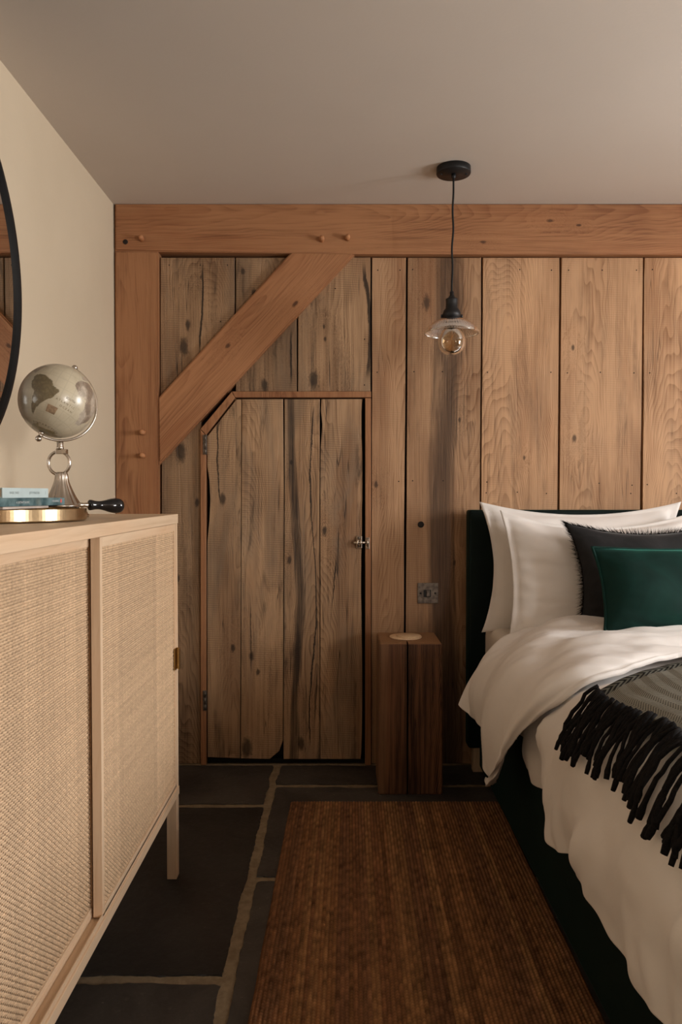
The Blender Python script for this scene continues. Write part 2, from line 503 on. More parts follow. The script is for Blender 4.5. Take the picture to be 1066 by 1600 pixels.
def crom(p0, p1, p2, p3, t):
    return 0.5 * ((2 * p1) + (p2 - p0) * t + (2 * p0 - 5 * p1 + 4 * p2 - p3) * t * t + (3 * p1 - p0 - 3 * p2 + p3) * t ** 3)
def spline(P, u):
    n = len(P) - 1; u = max(0.0, min(0.99999, u)) * n; i = int(u); t = u - i
    a = P[i - 1] if i > 0 else P[0] * 2 - P[1]
    d = P[i + 2] if i + 2 <= n else P[n] * 2 - P[n - 1]
    return crom(a, P[i], P[i + 1], d, t)

def text_geo(txt, size):
    cu = bpy.data.curves.new('lettering', 'FONT'); cu.body = txt; cu.size = size; cu.align_x = 'CENTER'; cu.align_y = 'CENTER'
    cu.resolution_u = 2
    o = bpy.data.objects.new('lettering', cu); COL.objects.link(o)
    dg = bpy.context.evaluated_depsgraph_get()
    me = bpy.data.meshes.new_from_object(o.evaluated_get(dg))
    vs_ = [v.co.copy() for v in me.vertices]; fs = [tuple(p.vertices) for p in me.polygons]
    bpy.data.objects.remove(o); bpy.data.curves.remove(cu); bpy.data.meshes.remove(me)
    return vs_, fs

# ================================================================== THE ROOM
CEIL = 2.289
XL, XR, YF = -0.922, WIN['x'], ROOM_Y
wl = box('wall_left', XL - 0.12, XL, YF, 0.12, -0.06, CEIL + 0.05, M['cream']); tag(wl, 'cream plastered wall behind the rattan cabinet and mirror', kind='structure')
ce = box('ceiling', XL - 0.12, XR + 0.3, YF - 0.3, 0.12, CEIL, CEIL + 0.12, M['ceil']); tag(ce, 'plain pinkish white plaster ceiling', kind='structure')

bm = bmesh.new()
cut = [YF - 0.3, W2['y0'], W2['y1'], WIN['y0'], WIN['y1'], 0.12]
for k in range(5):
    if k % 2 == 0: bm_box(bm, XR, XR + 0.3, cut[k], cut[k + 1], -0.06, CEIL + 0.05)
    else:
        bm_box(bm, XR, XR + 0.3, cut[k], cut[k + 1], -0.06, WIN['z0']); bm_box(bm, XR, XR + 0.3, cut[k], cut[k + 1], WIN['z1'], CEIL + 0.05)
wr_ = bm_obj('wall_right', bm, M['cream']); tag(wr_, 'cream plastered wall with two daylight windows beyond the bed', kind='structure')
wf = box('wall_front', XL - 0.12, XR, YF - 0.1, YF, -0.06, CEIL + 0.05, M['oak_old']); grain(wf, 3.0, 0.6)  # unseen wall, its timber toned dark to cut bounced fill light
tag(wf, 'unseen wall behind the viewer, given dark timber to cut fill light', kind='structure')
def window(name, label, x0, x1, y0, y1, z0, z1, along):
    r = struct(name, label, ((x0 + x1) / 2, (y0 + y1) / 2, z0))
    t = 0.045
    if along == 'y':
        for a, b in ((y0, y0 + t), (y1 - t, y1), ((y0 + y1) / 2 - 0.02, (y0 + y1) / 2 + 0.02)):
            box('window_frame', x0, x1, a, b, z0, z1, M['whiteframe'], r, 0.004)
        for a, b in ((z0, z0 + t), (z1 - t, z1)): box('window_frame', x0, x1, y0 + t, y1 - t, a, b, M['whiteframe'], r, 0.004)
    else:
        for a, b in ((x0, x0 + t), (x1 - t, x1), ((x0 + x1) / 2 - 0.02, (x0 + x1) / 2 + 0.02)):
            box('window_frame', a, b, y0, y1, z0, z1, M['whiteframe'], r, 0.004)
        for a, b in ((z0, z0 + t), (z1 - t, z1)): box('window_frame', x0 + t, x1 - t, y0, y1, a, b, M['whiteframe'], r, 0.004)
window('window_1', 'white casement window in the wall right of the bed', XR + 0.03, XR + 0.08, WIN['y0'], WIN['y1'], WIN['z0'], WIN['z1'], 'y')
window('window_2', 'white casement window in the right wall nearer the viewer', XR + 0.03, XR + 0.08, W2['y0'], W2['y1'], W2['z0'], W2['z1'], 'y')

# ---- flagstone floor
fl = box('floor', XL - 0.12, XR + 0.3, YF - 0.3, 0.12, -0.10, -0.0035, M['grout']); tag(fl, 'dark slate flagstone floor with sandy grout joints', kind='structure')
def flag(x0, x1, y0, y1, seed, tone=1.0):
    rnd = random.Random(seed)
    pts = []
    def edge(ax, ay, bx, by):
        n = max(3, int(math.hypot(bx - ax, by - ay) / 0.014))
        for i in range(n):
            t = i / n
            nx, ny = (by - ay), -(bx - ax); L = math.hypot(nx, ny)
            j = rnd.uniform(-0.002, 0.0025) + 0.007 * mnoise.noise(Vector((ax + (bx - ax) * t, ay + (by - ay) * t, seed)) * 9)
            pts.append((ax + (bx - ax) * t - nx / L * j, ay + (by - ay) * t - ny / L * j))
    edge(x0, y0, x1, y0); edge(x1, y0, x1, y1); edge(x1, y1, x0, y1); edge(x0, y1, x0, y0)
    bm = bmesh.new()
    t = [bm.verts.new((x, y, 0.0)) for x, y in pts]; b = [bm.verts.new((x, y, -0.03)) for x, y in pts]
    ff = bm.faces.new(t); n = len(pts)
    for i in range(n): bm.faces.new((t[i], b[i], b[(i + 1) % n], t[(i + 1) % n]))
    bmesh.ops.bevel(bm, geom=list(ff.edges), offset=0.003, segments=1, affect='EDGES')
    o = bm_obj('flagstone', bm, M['slate'], fl, ((x0 + x1) / 2, (y0 + y1) / 2, 0))
    o['seed'] = float(seed); o['tone'] = float(tone)
g = 0.015
# left column, joint runs at x ~ -0.265
flag(XL + 0.01, -0.265 - g, -0.40 + g, 0.0, 1, 1.25); flag(XL + 0.01, -0.262 - g, -1.37 + g, -0.40 - g, 2, 0.55)
flag(XL + 0.01, -0.258 - g, -2.2, -1.37 - g, 3, 1.2); flag(XL + 0.01, -0.27, -3.2, -2.22, 4); flag(XL + 0.01, -0.27, -5.38, -3.22, 5)
# right column
flag(-0.265 + g, 0.80, -0.215 + g, 0.0, 6, 1.2); flag(-0.262 + g, 0.80, -0.915 + g, -0.215 - g, 7, 1.25)
flag(-0.258 + g, 0.80, -1.75, -0.915 - g, 8, 1.15); flag(-0.25, 0.80, -2.6, -1.77, 9); flag(-0.25, 0.80, -5.38, -2.62, 10)
for i, (x0, x1) in enumerate(((0.82, 1.40), (1.42, 2.0), (2.02, 2.78))):
    yy = 0.0
    for j, d in enumerate((0.7, 0.9, 0.8, 1.0, 1.96)):
        flag(x0, x1, yy - d + 0.02, yy, 20 + i * 7 + j, 1.0); yy -= d

# ---- timber wall
wb = box('wall_back', XL - 0.12, XR + 0.3, 0.075, 0.16, -0.06, CEIL + 0.05, M['void'])
tag(wb, 'reclaimed oak plank wall framed by orange timber beams', kind='structure')
PF = 0.028            # plank faces stand behind the face of the beams
NAIL = None
def nail(px, py, parent, y):
    global NAIL
    x, z = wall(px, py)
    if NAIL is None:
        o = lathe('nail', [(0.0026, 0.0), (0.0026, 0.003), (0.0, 0.003)], M['void'], parent, (x, y + 0.002, z), 8, False, axis=(0, -1, 0)); NAIL = o.data
    else:
        link('nail', NAIL, None, parent, (x, y + 0.002, z))
def wavy(p, q, amp, seed, n=24):
    """points from p to q (px) with a wandering edge, q excluded"""
    out = []
    for i in range(n):
        t = i / n
        j = amp * (mnoise.noise(Vector((seed * 3.7, t * 3.0, 0))) + 0.4 * mnoise.noise(Vector((seed * 3.7, t * 11.0, 5))))
        if i == 0: j = 0
        out.append((p[0] + (q[0] - p[0]) * t + j, p[1] + (q[1] - p[1]) * t))
    return out
def plank(pts, mat, seed, tone=1.0, knots=(), band=None, y=PF, parent=wb, thick=0.035, bev=0.0022, crack=None):
    w = [wall(*p) for p in pts]
    o = prism('plank', w, y, y + thick, mat, parent, bev)
    oc = wloc(o)
    kk = []
    for kx, ky, ks in knots:
        X, Z = wall(kx, ky); kk.append((X - oc.x, Z - oc.z, ks))
    bb = None
    if band: bb = (wall(band[0], 700)[0] - oc.x, band[1])
    ck = None
    if crack: ck = (wall(crack[0], 700)[0] - oc.x, wall(crack[0], crack[2])[1] - oc.z, wall(crack[0], crack[1])[1] - oc.z, crack[3])
    return grain(o, seed, tone, kk, bb, ck)
BOT = 1197
def full(x0t, x1t, x0b, x1b, seed, tone, knots=(), band=None, nails=(), mat='oak', amp=0.8):
    pts = wavy((x0t, 399), (x1t, 399), 0, seed, 1) + wavy((x1t, 399), (x1b, BOT), amp, seed + .5) + [(x1b, BOT)] + wavy((x0b, BOT), (x0t, 399), amp, seed + .2)
    o = plank(pts, M[mat], seed, tone, knots, band)
    for n_ in nails: nail(n_[0], n_[1], o, PF)
    return o
full(582, 635.5, 581, 631, 3.1, 0.92, [(588, 757, 0.016)], None, [(591, 419), (626, 419), (590, 580), (624, 752)])
full(638.5, 754, 634.5, 750, 8.4, 0.86, [(668, 470, 0.03), (720, 655, 0.012), (712, 880, 0.012)], (697, 0.052), [(646, 418), (648, 579), (693, 579), (646, 751), (694, 751)], amp=0.6)
full(757, 877.5, 753, 871, 5.3, 1.13, [(822, 715, 0.011)], None, [(815, 418), (865, 419), (764, 580), (864, 580), (763, 753), (762, 770), (811, 769), (857, 771)])
full(881, 1009.5, 875, 1000, 2.35, 1.03, [(899, 541, 0.014), (901, 684, 0.018)], None, [(892, 419), (945, 419), (999, 419), (890, 581), (942, 580), (995, 581), (940, 755), (992, 758), (990, 771)])
full(1012, 1136, 1006, 1128, 6.6, 1.12, [(1100, 640, 0.02)], None, [(1024, 418), (1020, 581), (1016, 757), (1062, 771)])
xx = 1139
for i in range(4):
    full(xx, xx + 116, xx - 7 - i * 2, xx + 108 - i * 2, 9.3 + i * 1.7, 1.0 + 0.05 * (i % 2)); xx += 119
# panels left of them
pa = plank([(248, 399), (365, 399), (365, 520), (248, 645)], M['oak_old'], 1.7, 0.88, [(291, 505, 0.022), (285, 540, 0.038), (312, 430, 0.008)], crack=(312, 400, 560, 0.004))
for q in ((262, 411), (311, 411), (354, 411), (343, 500)): nail(*q, pa, PF)
pb = plank(wavy((367, 399), (463, 399), 0, 1, 1) + [(463, 399), (463, 610.5), (367, 610.5)], M['oak_old'], 4.4, 0.74, [(378, 421, 0.018), (395, 455, 0.02), (412, 600, 0.03)], crack=(455, 500, 611, 0.004))
pc = plank([(465.5, 399), (579.5, 399)] + wavy((579.5, 399), (579.5, 610.5), 0.5, 2) + [(579.5, 610.5), (465, 610.5)], M['oak_old'], 7.2, 0.98, [(506, 508, 0.011), (508, 527, 0.011), (490, 592, 0.04)], crack=(572, 400, 600, 0.007))
for q in ((524, 448), (570, 528), (570, 600)): nail(*q, pc, PF)
pd = plank([(250, 710), (312, 650), (312, BOT), (250, BOT)], M['oak_old'], 2.9, 0.70, [(280, 705, 0.045), (306, 785, 0.02), (275, 905, 0.02)])

def beam(name, pts, y0, y1, seed, tone, horizontal=False, ang=None, knots=(), bev=0.006):
    """timber whose grain follows local z: built upright, then turned"""
    w = [wall(*p) for p in pts]
    cx = sum(p[0] for p in w) / len(w); cz = sum(p[1] for p in w) / len(w)
    a = ang if ang is not None else (PI / 2 if horizontal else 0.0)
    ca, sa = math.cos(-a), math.sin(-a)
    loc = [((p[0] - cx) * ca + (p[1] - cz) * sa, -(p[0] - cx) * sa + (p[1] - cz) * ca) for p in w]
    bm = bmesh.new()
    f = [bm.verts.new((x, y0, z)) for x, z in loc]; b = [bm.verts.new((x, y1, z)) for x, z in loc]
    ff = bm.faces.new(f); bm.faces.new(b[::-1]); n = len(w)
    for i in range(n): bm.faces.new((f[i], b[i], b[(i + 1) % n], f[(i + 1) % n]))
    bmesh.ops.bevel(bm, geom=list(ff.edges), offset=bev, segments=2, affect='EDGES')
    bmesh.ops.recalc_face_normals(bm, faces=bm.faces)
    me = bpy.data.meshes.new(name); bm.to_mesh(me); bm.free()
    o = link(name, me, M['larch'], wb, (cx, 0, cz), (0, a, 0))
    kk = []
    for kx, ky, ks in knots:
        X, Z = wall(kx, ky); X -= cx; Z -= cz
        kk.append((X * ca + Z * sa, -X * sa + Z * ca, ks))
    return grain(o, seed, tone, kk)
XRpx = 533 + XR / CAM_D * F_PX + 2
bt = beam('top_beam', [(179, 317.5), (XRpx, 317.5), (XRpx, 398), (560, 397), (179, 392)], 0.0, 0.075, 1.37, 0.9, True, knots=[(860, 345, 0.014), (905, 352, 0.010), (755, 378, 0.012)])  # light falloff at the left put into beam, post and brace tones
po = beam('corner_post', [(179, 392.5), (246.5, 392.5), (248.5, BOT), (181, BOT)], 0.0, 0.075, 4.2, 0.84)
th = math.atan2(wall(558, 393)[0] - wall(247, 727)[0], wall(558, 393)[1] - wall(247, 727)[1])
br = beam('diagonal_brace', [(455, 393.5), (557.5, 393.5), (248, 726), (246.5, 622)], 0.002, 0.07, 6.15, 0.95, ang=th, knots=[(462, 474, 0.016), (356, 540, 0.014)])
PEG = None
def peg(px, py, parent, L=0.034, tilt=(0.05, -1, 0.06)):
    x, z = wall(px, py)
    o = lathe('peg', [(0.0105, -0.01), (0.010, L * 0.6), (0.008, L), (0.0, L + 0.001)], M['larch'], None, (0, 0, 0), 14, axis=tilt)
    o.location = (x, 0, z)
    o.parent = parent
    # keep the place although the beam itself is turned
    o.matrix_parent_inverse = (Matrix.Translation(wloc(parent)) @ Euler(parent.rotation_euler).to_matrix().to_4x4()).inverted()
    grain(o, px * 0.1, 1.2)
for q in ((222, 374), (503, 375), (543, 373)): peg(*q, bt, 0.03)
for q in ((224, 676), (224, 712)): peg(*q, po, 0.04, (0.06, -1, 0.0))
def hole_disc(px, py, r, y, parent):
    x, z = wall(px, py)
    o = lathe('hole_shade_disc', [(r, 0), (r, 0.0012), (r * 0.55, 0.0014), (0, 0.0008)], M['void'], None, (0, 0, 0), 20, axis=(0, -1, 0))  # raised near-black disc: the shade of a hole put into its colour
    o.location = (x, y, z); o.parent = parent
    o.matrix_parent_inverse = (Matrix.Translation(wloc(parent)) @ Euler(parent.rotation_euler).to_matrix().to_4x4()).inverted()
hole_disc(196, 378, 0.010, 0.0, bt)
hole_disc(659, 820, 0.013, PF, wb)

# ---- door lining and door
tr = struct('trim_1', 'thin orange timber lining around the small plank door', (wall(446, BOT)[0], 0.02, 0.0))
def lining(name, pts, seed, a=0.0):
    w = [wall(*p) for p in pts]
    o = prism(name, w, 0.010, 0.07, M['larch'], tr, 0.0015); grain(o, seed, 0.82)
lining('door_jamb', [(312.5, 671), (321, 680), (321.5, BOT), (313, BOT)], 3.3)
lining('door_jamb', [(571, 621.5), (580, 621.5), (580, BOT), (571, BOT)], 5.9)
lining('door_head', [(362, 611), (580, 611), (580, 620.5), (367, 620.5)], 8.1)
lining('door_splay', [(312.5, 670), (361.5, 611.5), (366.5, 620.8), (321, 679)], 2.2)
dr = struct('door_1', 'small old oak plank door with one slanted top corner', (wall(446, BOT)[0], 0.03, 0.0))
DB = 1189
def dplank(pts, seed, tone, knots, band=None, crack=None): return plank(pts, M['oak_old'], seed, tone, knots, band, 0.020, dr, 0.032, crack=crack)
d1 = [(322.5, 681), (368, 623), (376, 623)] + [(376, 623), (375.5, 900), (374, DB - 1), (323, DB - 3)] + [(322.5, 900), (323, 845), (326, 815), (327.5, 780), (326, 750), (322, 728)]
dplank(d1, 3.6, 0.88, [(363, 1014, 0.018), (347, 780, 0.026)], crack=(345, 640, 800, 0.003))
d2 = [(377, 622.5), (441.5, 622.5), (443, 760), (442, 1000), (441.5, 1160), (436, 1176), (421, DB), (375.5, DB - 1), (376.5, 900)]
dplank(d2, 7.7, 1.04, [(392, 1027, 0.020), (402, 1052, 0.016), (385, 1172, 0.045)], crack=(392, 935, 1060, 0.003))
d3 = [(444, 622.5), (499.5, 622.5), (499, 800), (499.5, DB), (442.5, DB), (443.5, 1000), (444.5, 760)]
dplank(d3, 1.15, 0.98, [(452, 876, 0.018), (455, 722, 0.012), (470, 1165, 0.03)], (459, 0.016), (487, 630, 1180, 0.0028))
d4 = [(502, 622.5), (566.5, 622.5)] + wavy((566.5, 622.5), (564.5, DB), 2.2, 9.1, 30) + [(564.5, DB), (500.5, DB), (500.5, 760), (501, 700), (504.5, 662), (501.5, 640)]
dplank(d4, 5.25, 1.10, [(507, 830, 0.021)], None, (520, 860, 960, 0.003))
box('door_backing', wall(322, 900)[0], wall(569, 900)[0], 0.054, 0.07, 0.03, wall(400, 690)[1], M['void'], dr)
box('threshold', wall(322, 900)[0], wall(571, 900)[0], 0.03, 0.07, 0.0, 0.018, M['block'], dr)
def hinge(py, mat):
    (x0, z1), (x1, z0) = wall(316.5, py), wall(321.5, py + 31)
    h = box('hinge', x0, x1 + 0.004, 0.006, 0.012, z0, z1, mat, dr, 0.001)
    xm = (x0 + x1) / 2 + 0.003
    for k in range(3):
        zz = z0 + (z1 - z0) * k / 3
        lathe('hinge_knuckle', [(0.0045, 0.0005), (0.0045, (z1 - z0) / 3 - 0.0005)], mat, h, (xm, 0.006, zz), 12)
hinge(679, M['dullsteel']); hinge(1080, M['dullsteel'])
# barrel bolt
bx0, bz = wall(553, 848)
bp = box('bolt', wall(557, 848)[0], wall(566, 848)[0], 0.013, 0.019, wall(560, 857)[1], wall(560, 838)[1], M['steel'], dr, 0.001)
tube('bolt_rod', [(bx0, 0.004, bz), (wall(577, 848)[0], 0.004, bz)], 0.0055, M['steel'], bp, 12)
for q in (559, 564):
    tube('bolt_loop', [(wall(q, 848)[0], 0.012, bz - 0.016), (wall(q, 848)[0], 0.002, bz - 0.012), (wall(q, 848)[0], -0.005, bz), (wall(q, 848)[0], 0.002, bz + 0.012), (wall(q, 848)[0], 0.012, bz + 0.016)], 0.0035, M['steel'], bp, 8, up=Vector((1, 0, 0)))
for q in (841, 854):
    lathe('screw', [(0.0045, 0), (0.0045, 0.003), (0.002, 0.005), (0, 0.0055)], M['dullsteel'], bp, (wall(561, q)[0], 0.013, wall(561, q)[1]), 12, axis=(0, -1, 0))
kp = box('bolt_keeper', wall(571.5, 848)[0], wall(577.5, 848)[0], 0.004, 0.010, wall(570, 858)[1], wall(570, 840)[1], M['steel'], dr, 0.001)
tube('keeper_loop', [(wall(574.5, 848)[0], 0.006, bz - 0.014), (wall(574.5, 848)[0], -0.004, bz - 0.009), (wall(574.5, 848)[0], -0.006, bz), (wall(574.5, 848)[0], -0.004, bz + 0.009), (wall(574.5, 848)[0], 0.006, bz + 0.014)], 0.004, M['steel'], kp, 8, up=Vector((1, 0, 0)))

# ---- switch
sx0, sz1 = wall(653.5, 912); sx1, sz0 = wall(686, 944)
sw = thing('light_switch', 'square aged metal light switch on the oak wall above the timber block', 'switch', ((sx0 + sx1) / 2, PF, sz0))
box('face_plate', sx0, sx1, PF - 0.006, PF, sz0, sz1, M['dullsteel'], sw, 0.0015)
cx, cz = (sx0 + sx1) / 2, (sz0 + sz1) / 2
rk = box('rocker', cx - 0.006, cx + 0.008, PF - 0.011, PF - 0.005, cz - 0.014, cz + 0.012, M['dullsteel'], sw, 0.002)
box('rocker_surround', cx - 0.018, cx + 0.012, PF - 0.0075, PF - 0.005, cz - 0.016, cz + 0.014, M['iron'], sw, 0.001)
for q in (-0.030, 0.030):
    lathe('screw', [(0.0042, 0), (0.0042, 0.0015), (0.0, 0.002)], M['iron'], sw, (cx + q, PF - 0.006, cz), 12, axis=(0, -1, 0))

# ================================================================== PENDANT LAMP
LX, LY = 0.405, -0.335
pl = thing('pendant_lamp', 'black pendant lamp with ribbed glass shade hanging before the planks', 'lamp', (LX, LY, CEIL))
ros = lathe('ceiling_rose', [(0.061, CEIL), (0.0615, CEIL - 0.020), (0.060, CEIL - 0.0235), (0.0, CEIL - 0.0235)], M['iron'], pl, (LX, LY, 0), 48)
for s_ in (-1, 1):
    lathe('screw', [(0.004, 0), (0.004, 0.003), (0, 0.0035)], M['iron'], ros, (LX + s_ * 0.045, LY - 0.004, CEIL - 0.0235), 10, axis=(0, 0, -1))
lathe('cord_grip', [(0.009, CEIL - 0.023), (0.008, CEIL - 0.036), (0.004, CEIL - 0.040)], M['iron'], ros, (LX, LY, 0), 16)
zc = at(706, 461, LY).z
zs = [CEIL - 0.036 + (zc - CEIL + 0.036) * i / 24 for i in range(25)]
lx2 = at(706, 500, LY).x
tube('cord', [(LX + (lx2 - LX) * i / 24 + 0.0022 * math.sin(i * 0.75) * math.sin(PI * i / 24), LY, zs[i]) for i in range(25)], 0.0036, M['cord'], pl, 10, up=Vector((0, 1, 0)))
def zl(py): return at(706, py, LY).z
HC = (lx2, LY, 0)
lathe('lamp_holder', [(0.004, zl(455)), (0.007, zl(456)), (0.008, zl(461)), (0.014, zl(466)), (0.0215, zl(467)), (0.0225, zl(469)), (0.0215, zl(472)), (0.0225, zl(482)), (0.030, zl(486)), (0.033, zl(490)), (0.033, zl(496)), (0.026, zl(497)), (0.026, zl(500))], M['iron'], pl, HC, 32)
for s_ in (-1, 1):
    lathe('thumb_screw', [(0.006, 0), (0.006, 0.008), (0, 0.0085)], M['iron'], pl, (lx2 + s_ * 0.031, LY, zl(494)), 10, axis=(s_, 0, 0))
zr, zt = zl(521), zl(499)
sp_ = [(0.027, zt), (0.045, zt - 0.002), (0.066, zt - 0.012), (0.084, zt - 0.027), (0.096, zt - 0.042), (0.0985, zt - 0.050)]
prof = [Vector((a, b, 0)) for a, b in sp_]
outer = [spline(prof, i / 24) for i in range(25)]
def flute(r, z, a): return r * (1 + 0.010 * math.sin(a * 60) * (1 if 0.035 < r < 0.094 else 0))
shade_prof = [(p.x, p.y) for p in outer] + [(0.0975, zt - 0.0525)] + [(p.x - 0.0035, p.y - 0.002) for p in outer[::-1]]
lathe('lamp_shade', shade_prof + [shade_prof[0]], M['glass'], pl, HC, 240, True, flute, cap=False)
bulb = [(0.013, zl(500)), (0.0135, zl(508)), (0.020, zl(512)), (0.034, zl(517)), (0.0455, zl(526)), (0.0485, zl(535)), (0.0440, zl(544)), (0.031, zl(551)), (0.014, zl(554.5)), (0.0, zl(555.2))]
bp_ = [Vector((a, b, 0)) for a, b in bulb]
bo = [spline(bp_, i / 32) for i in range(33)]
bo[-1].x = 0
bb = lathe('bulb', [(max(0, p.x), p.y) for p in bo] + [(max(0, p.x - 0.0012), p.y + 0.0012) for p in bo[::-1]], M['bulbglass'], pl, HC, 40, cap=False)
lathe('bulb_cap', [(0.0125, zl(496)), (0.0135, zl(509))], M['brassdark'], pl, HC, 24)
fp = []
for i in range(60):
    a = i / 59 * 5 * PI
    fp.append((lx2 + 0.014 * math.cos(a), LY + 0.014 * math.sin(a), zl(518) - 0.045 * (0.5 - 0.5 * math.cos(i / 59 * 2 * PI * 2.5))))
tube('filament', fp, 0.0007, M['filament'], bb, 5)
lathe('filament_stem', [(0.006, zl(508)), (0.003, zl(524)), (0.002, zl(532))], M['bulbglass'], bb, HC, 12)

# ================================================================== CABINET
CX, CY0, CY1, CZ0, CZ1 = -0.474, -2.27, -0.885, 0.238, 1.058
CB = XL + 0.012
cab = thing('sideboard', 'pale pine sideboard with woven rattan sliding doors against the cream wall', 'cabinet', ((CX + CB) / 2, (CY0 + CY1) / 2, 0))
def cbox(name, *a, seed=1.0, tone=1.0, parent=None, bev=0.0015, mat='pine', horiz=None):
    """box with the grain turned along its longest side"""
    x0, x1, y0, y1, z0, z1 = a
    d = (x1 - x0, y1 - y0, z1 - z0)
    par = parent or cab
    if d[1] >= d[2] and d[1] >= d[0]:
        o = box(name, x0, x1, -(z1 - z0) / 2, (z1 - z0) / 2, y0, y1, M[mat], None, bev)
        o.rotation_euler = (-PI / 2, 0, 0)
        # local z -> world y
        o.parent = par; o.location = Vector(((x0 + x1) / 2, (y0 + y1) / 2, (z0 + z1) / 2)) - wloc(par)
    else:
        o = box(name, *a, M[mat], par, bev)
    return grain(o, seed, tone)
cbox('top_panel', CB, CX, CY0, CY1, CZ1 - 0.027, CZ1, seed=2.2)
cbox('bottom_panel', CB, CX, CY0, CY1, CZ0, CZ0 + 0.024, seed=3.1)
cbox('side_panel', CB, CX - 0.002, CY1 - 0.018, CY1, CZ0 + 0.024, CZ1 - 0.027, seed=4.1)
cbox('side_panel', CB, CX - 0.002, CY0, CY0 + 0.018, CZ0 + 0.024, CZ1 - 0.027, seed=4.6)
cbox('back_panel', CB, CB + 0.006, CY0 + 0.018, CY1 - 0.018, CZ0 + 0.024, CZ1 - 0.027, seed=5.0)
for k, xx_ in enumerate((CX - 0.004, CX - 0.0275, CX - 0.050)):
    cbox('door_track', xx_ - 0.003, xx_, CY0 + 0.018, CY1 - 0.018, CZ0 + 0.024, CZ0 + 0.034, seed=6 + k, bev=0.0008)
for yy_ in (CY0, CY1 - 0.034):
    for xx_ in (CX - 0.030, CB):
        cbox('leg', xx_, xx_ + 0.028, yy_, yy_ + 0.034, 0.0, CZ0, seed=7 + yy_ + xx_, tone=0.9)

def rattan(parent, x, y0, y1, z0, z1, seed):
    """woven cane: level strands over and under upright splints, real relief"""
    rnd = random.Random(seed)
    V, Fc, T = [], [], []
    pz, py_ = 0.0050, 0.0062
    nz, ny = int((z1 - z0) / pz), int((y1 - y0) / py_)
    base = Vector((0.66, 0.465, 0.292))
    vt = []
    run = 1.0
    for j in range(ny):
        if rnd.random() < 0.13: run = rnd.uniform(0.84, 1.08)
        vt.append(run * rnd.uniform(0.86, 1.08))
    for j in range(ny):                       # upright splints
        yc = y0 + (j + 0.5) * (y1 - y0) / ny
        b = len(V); w = py_ * 0.42
        for q in range(2):
            zz = (z0, z1)[q]
            for dy, dx in ((-w, -0.0002), (w, -0.0002)):
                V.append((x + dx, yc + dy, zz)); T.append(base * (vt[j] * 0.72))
        Fc.append((b, b + 1, b + 3, b + 2))
    for i in range(nz):                       # level strands
        zc_ = z0 + (i + 0.5) * (z1 - z0) / nz
        tint = rnd.uniform(0.93, 1.06)
        n = ny * 2
        b = len(V); h = pz * 0.455
        wob = rnd.uniform(-0.0005, 0.0005)
        for j in range(n + 1):
            yy_ = y0 + (y1 - y0) * j / n
            over = ((j % 4) - 1.5)
            dx = 0.0012 * math.cos(PI * j / 2 + (PI if i % 2 else 0)) + 0.0005
            jv = vt[min(ny - 1, j // 2)]
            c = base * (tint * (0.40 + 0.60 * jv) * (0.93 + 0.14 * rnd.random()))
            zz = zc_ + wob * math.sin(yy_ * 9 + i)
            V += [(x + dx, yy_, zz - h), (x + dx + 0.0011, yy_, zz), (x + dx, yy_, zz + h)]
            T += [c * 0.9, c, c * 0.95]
        for j in range(n):
            a = b + j * 3
            Fc += [(a, a + 3, a + 4, a + 1), (a + 1, a + 4, a + 5, a + 2)]
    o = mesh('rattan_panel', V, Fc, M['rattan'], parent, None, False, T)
    o['kind'] = 'stuff'
    return o
def sdoor(y0, y1, x, seed, handle):
    z0, z1 = CZ0 + 0.028, CZ1 - 0.028
    d = bpy.data.objects.new('sliding_door', None); COL.objects.link(d); d.parent = cab
    d.location = Vector((x, (y0 + y1) / 2, z0)) - Vector(cab.location)
    th_, st = 0.019, 0.014
    cbox('door_stile', x - th_, x, y0, y0 + st, z0, z1, seed=seed, parent=d, bev=0.001)
    cbox('door_stile', x - th_, x, y1 - st, y1, z0, z1, seed=seed + .4, parent=d, bev=0.001)
    cbox('door_rail', x - th_, x, y0 + st, y1 - st, z1 - 0.020, z1, seed=seed + .7, parent=d, bev=0.001)
    cbox('door_rail', x - th_, x, y0 + st, y1 - st, z0, z0 + 0.016, seed=seed + .9, parent=d, bev=0.001)
    cbox('door_backing', x - 0.012, x - 0.006, y0 + st, y1 - st, z0 + 0.016, z1 - 0.020, seed=seed + 1.1, tone=0.6, parent=d, bev=0)
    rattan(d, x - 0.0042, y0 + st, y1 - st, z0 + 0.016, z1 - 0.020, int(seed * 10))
    if handle is not None:
        bm = bmesh.new()
        bm_box(bm, x - 0.001, x + 0.002, handle - 0.012, handle + 0.012, 0.610, 0.672, 0.0006)
        bm_box(bm, x + 0.001, x + 0.012, handle + 0.0095, handle + 0.012, 0.610, 0.672, 0.0006)
        bm_box(bm, x + 0.0095, x + 0.012, handle - 0.006, handle + 0.0115, 0.610, 0.672, 0.0006)
        bm_obj('handle', bm, M['brassdark'], d, (x, handle, 0.64))
    return d
sdoor(-1.585, CY1 - 0.019, CX - 0.004, 11.3, CY1 - 0.03)
sdoor(CY0 + 0.019, -1.56, CX - 0.0285, 14.7, CY0 + 0.03)

# ================================================================== MIRROR
MR, MY, MZ, MXx = 0.52, -0.949 - 0.52, 1.655, XL
mi = thing('round_mirror', 'round mirror with thin black frame hung on the cream wall', 'mirror', (MXx, MY, MZ))
lathe('mirror_glass', [(MR - 0.007, 0.001), (MR - 0.007, 0.017), (0.0, 0.017)], M['mirror'], mi, (MXx, MY, MZ), 128, False, axis=(1, 0, 0))
lathe('frame', [(MR - 0.009, 0.0), (MR, 0.0), (MR, 0.027), (MR - 0.009, 0.027), (MR - 0.009, 0.0)], M['iron'], mi, (MXx, MY, MZ), 128, False, axis=(1, 0, 0), cap=False)

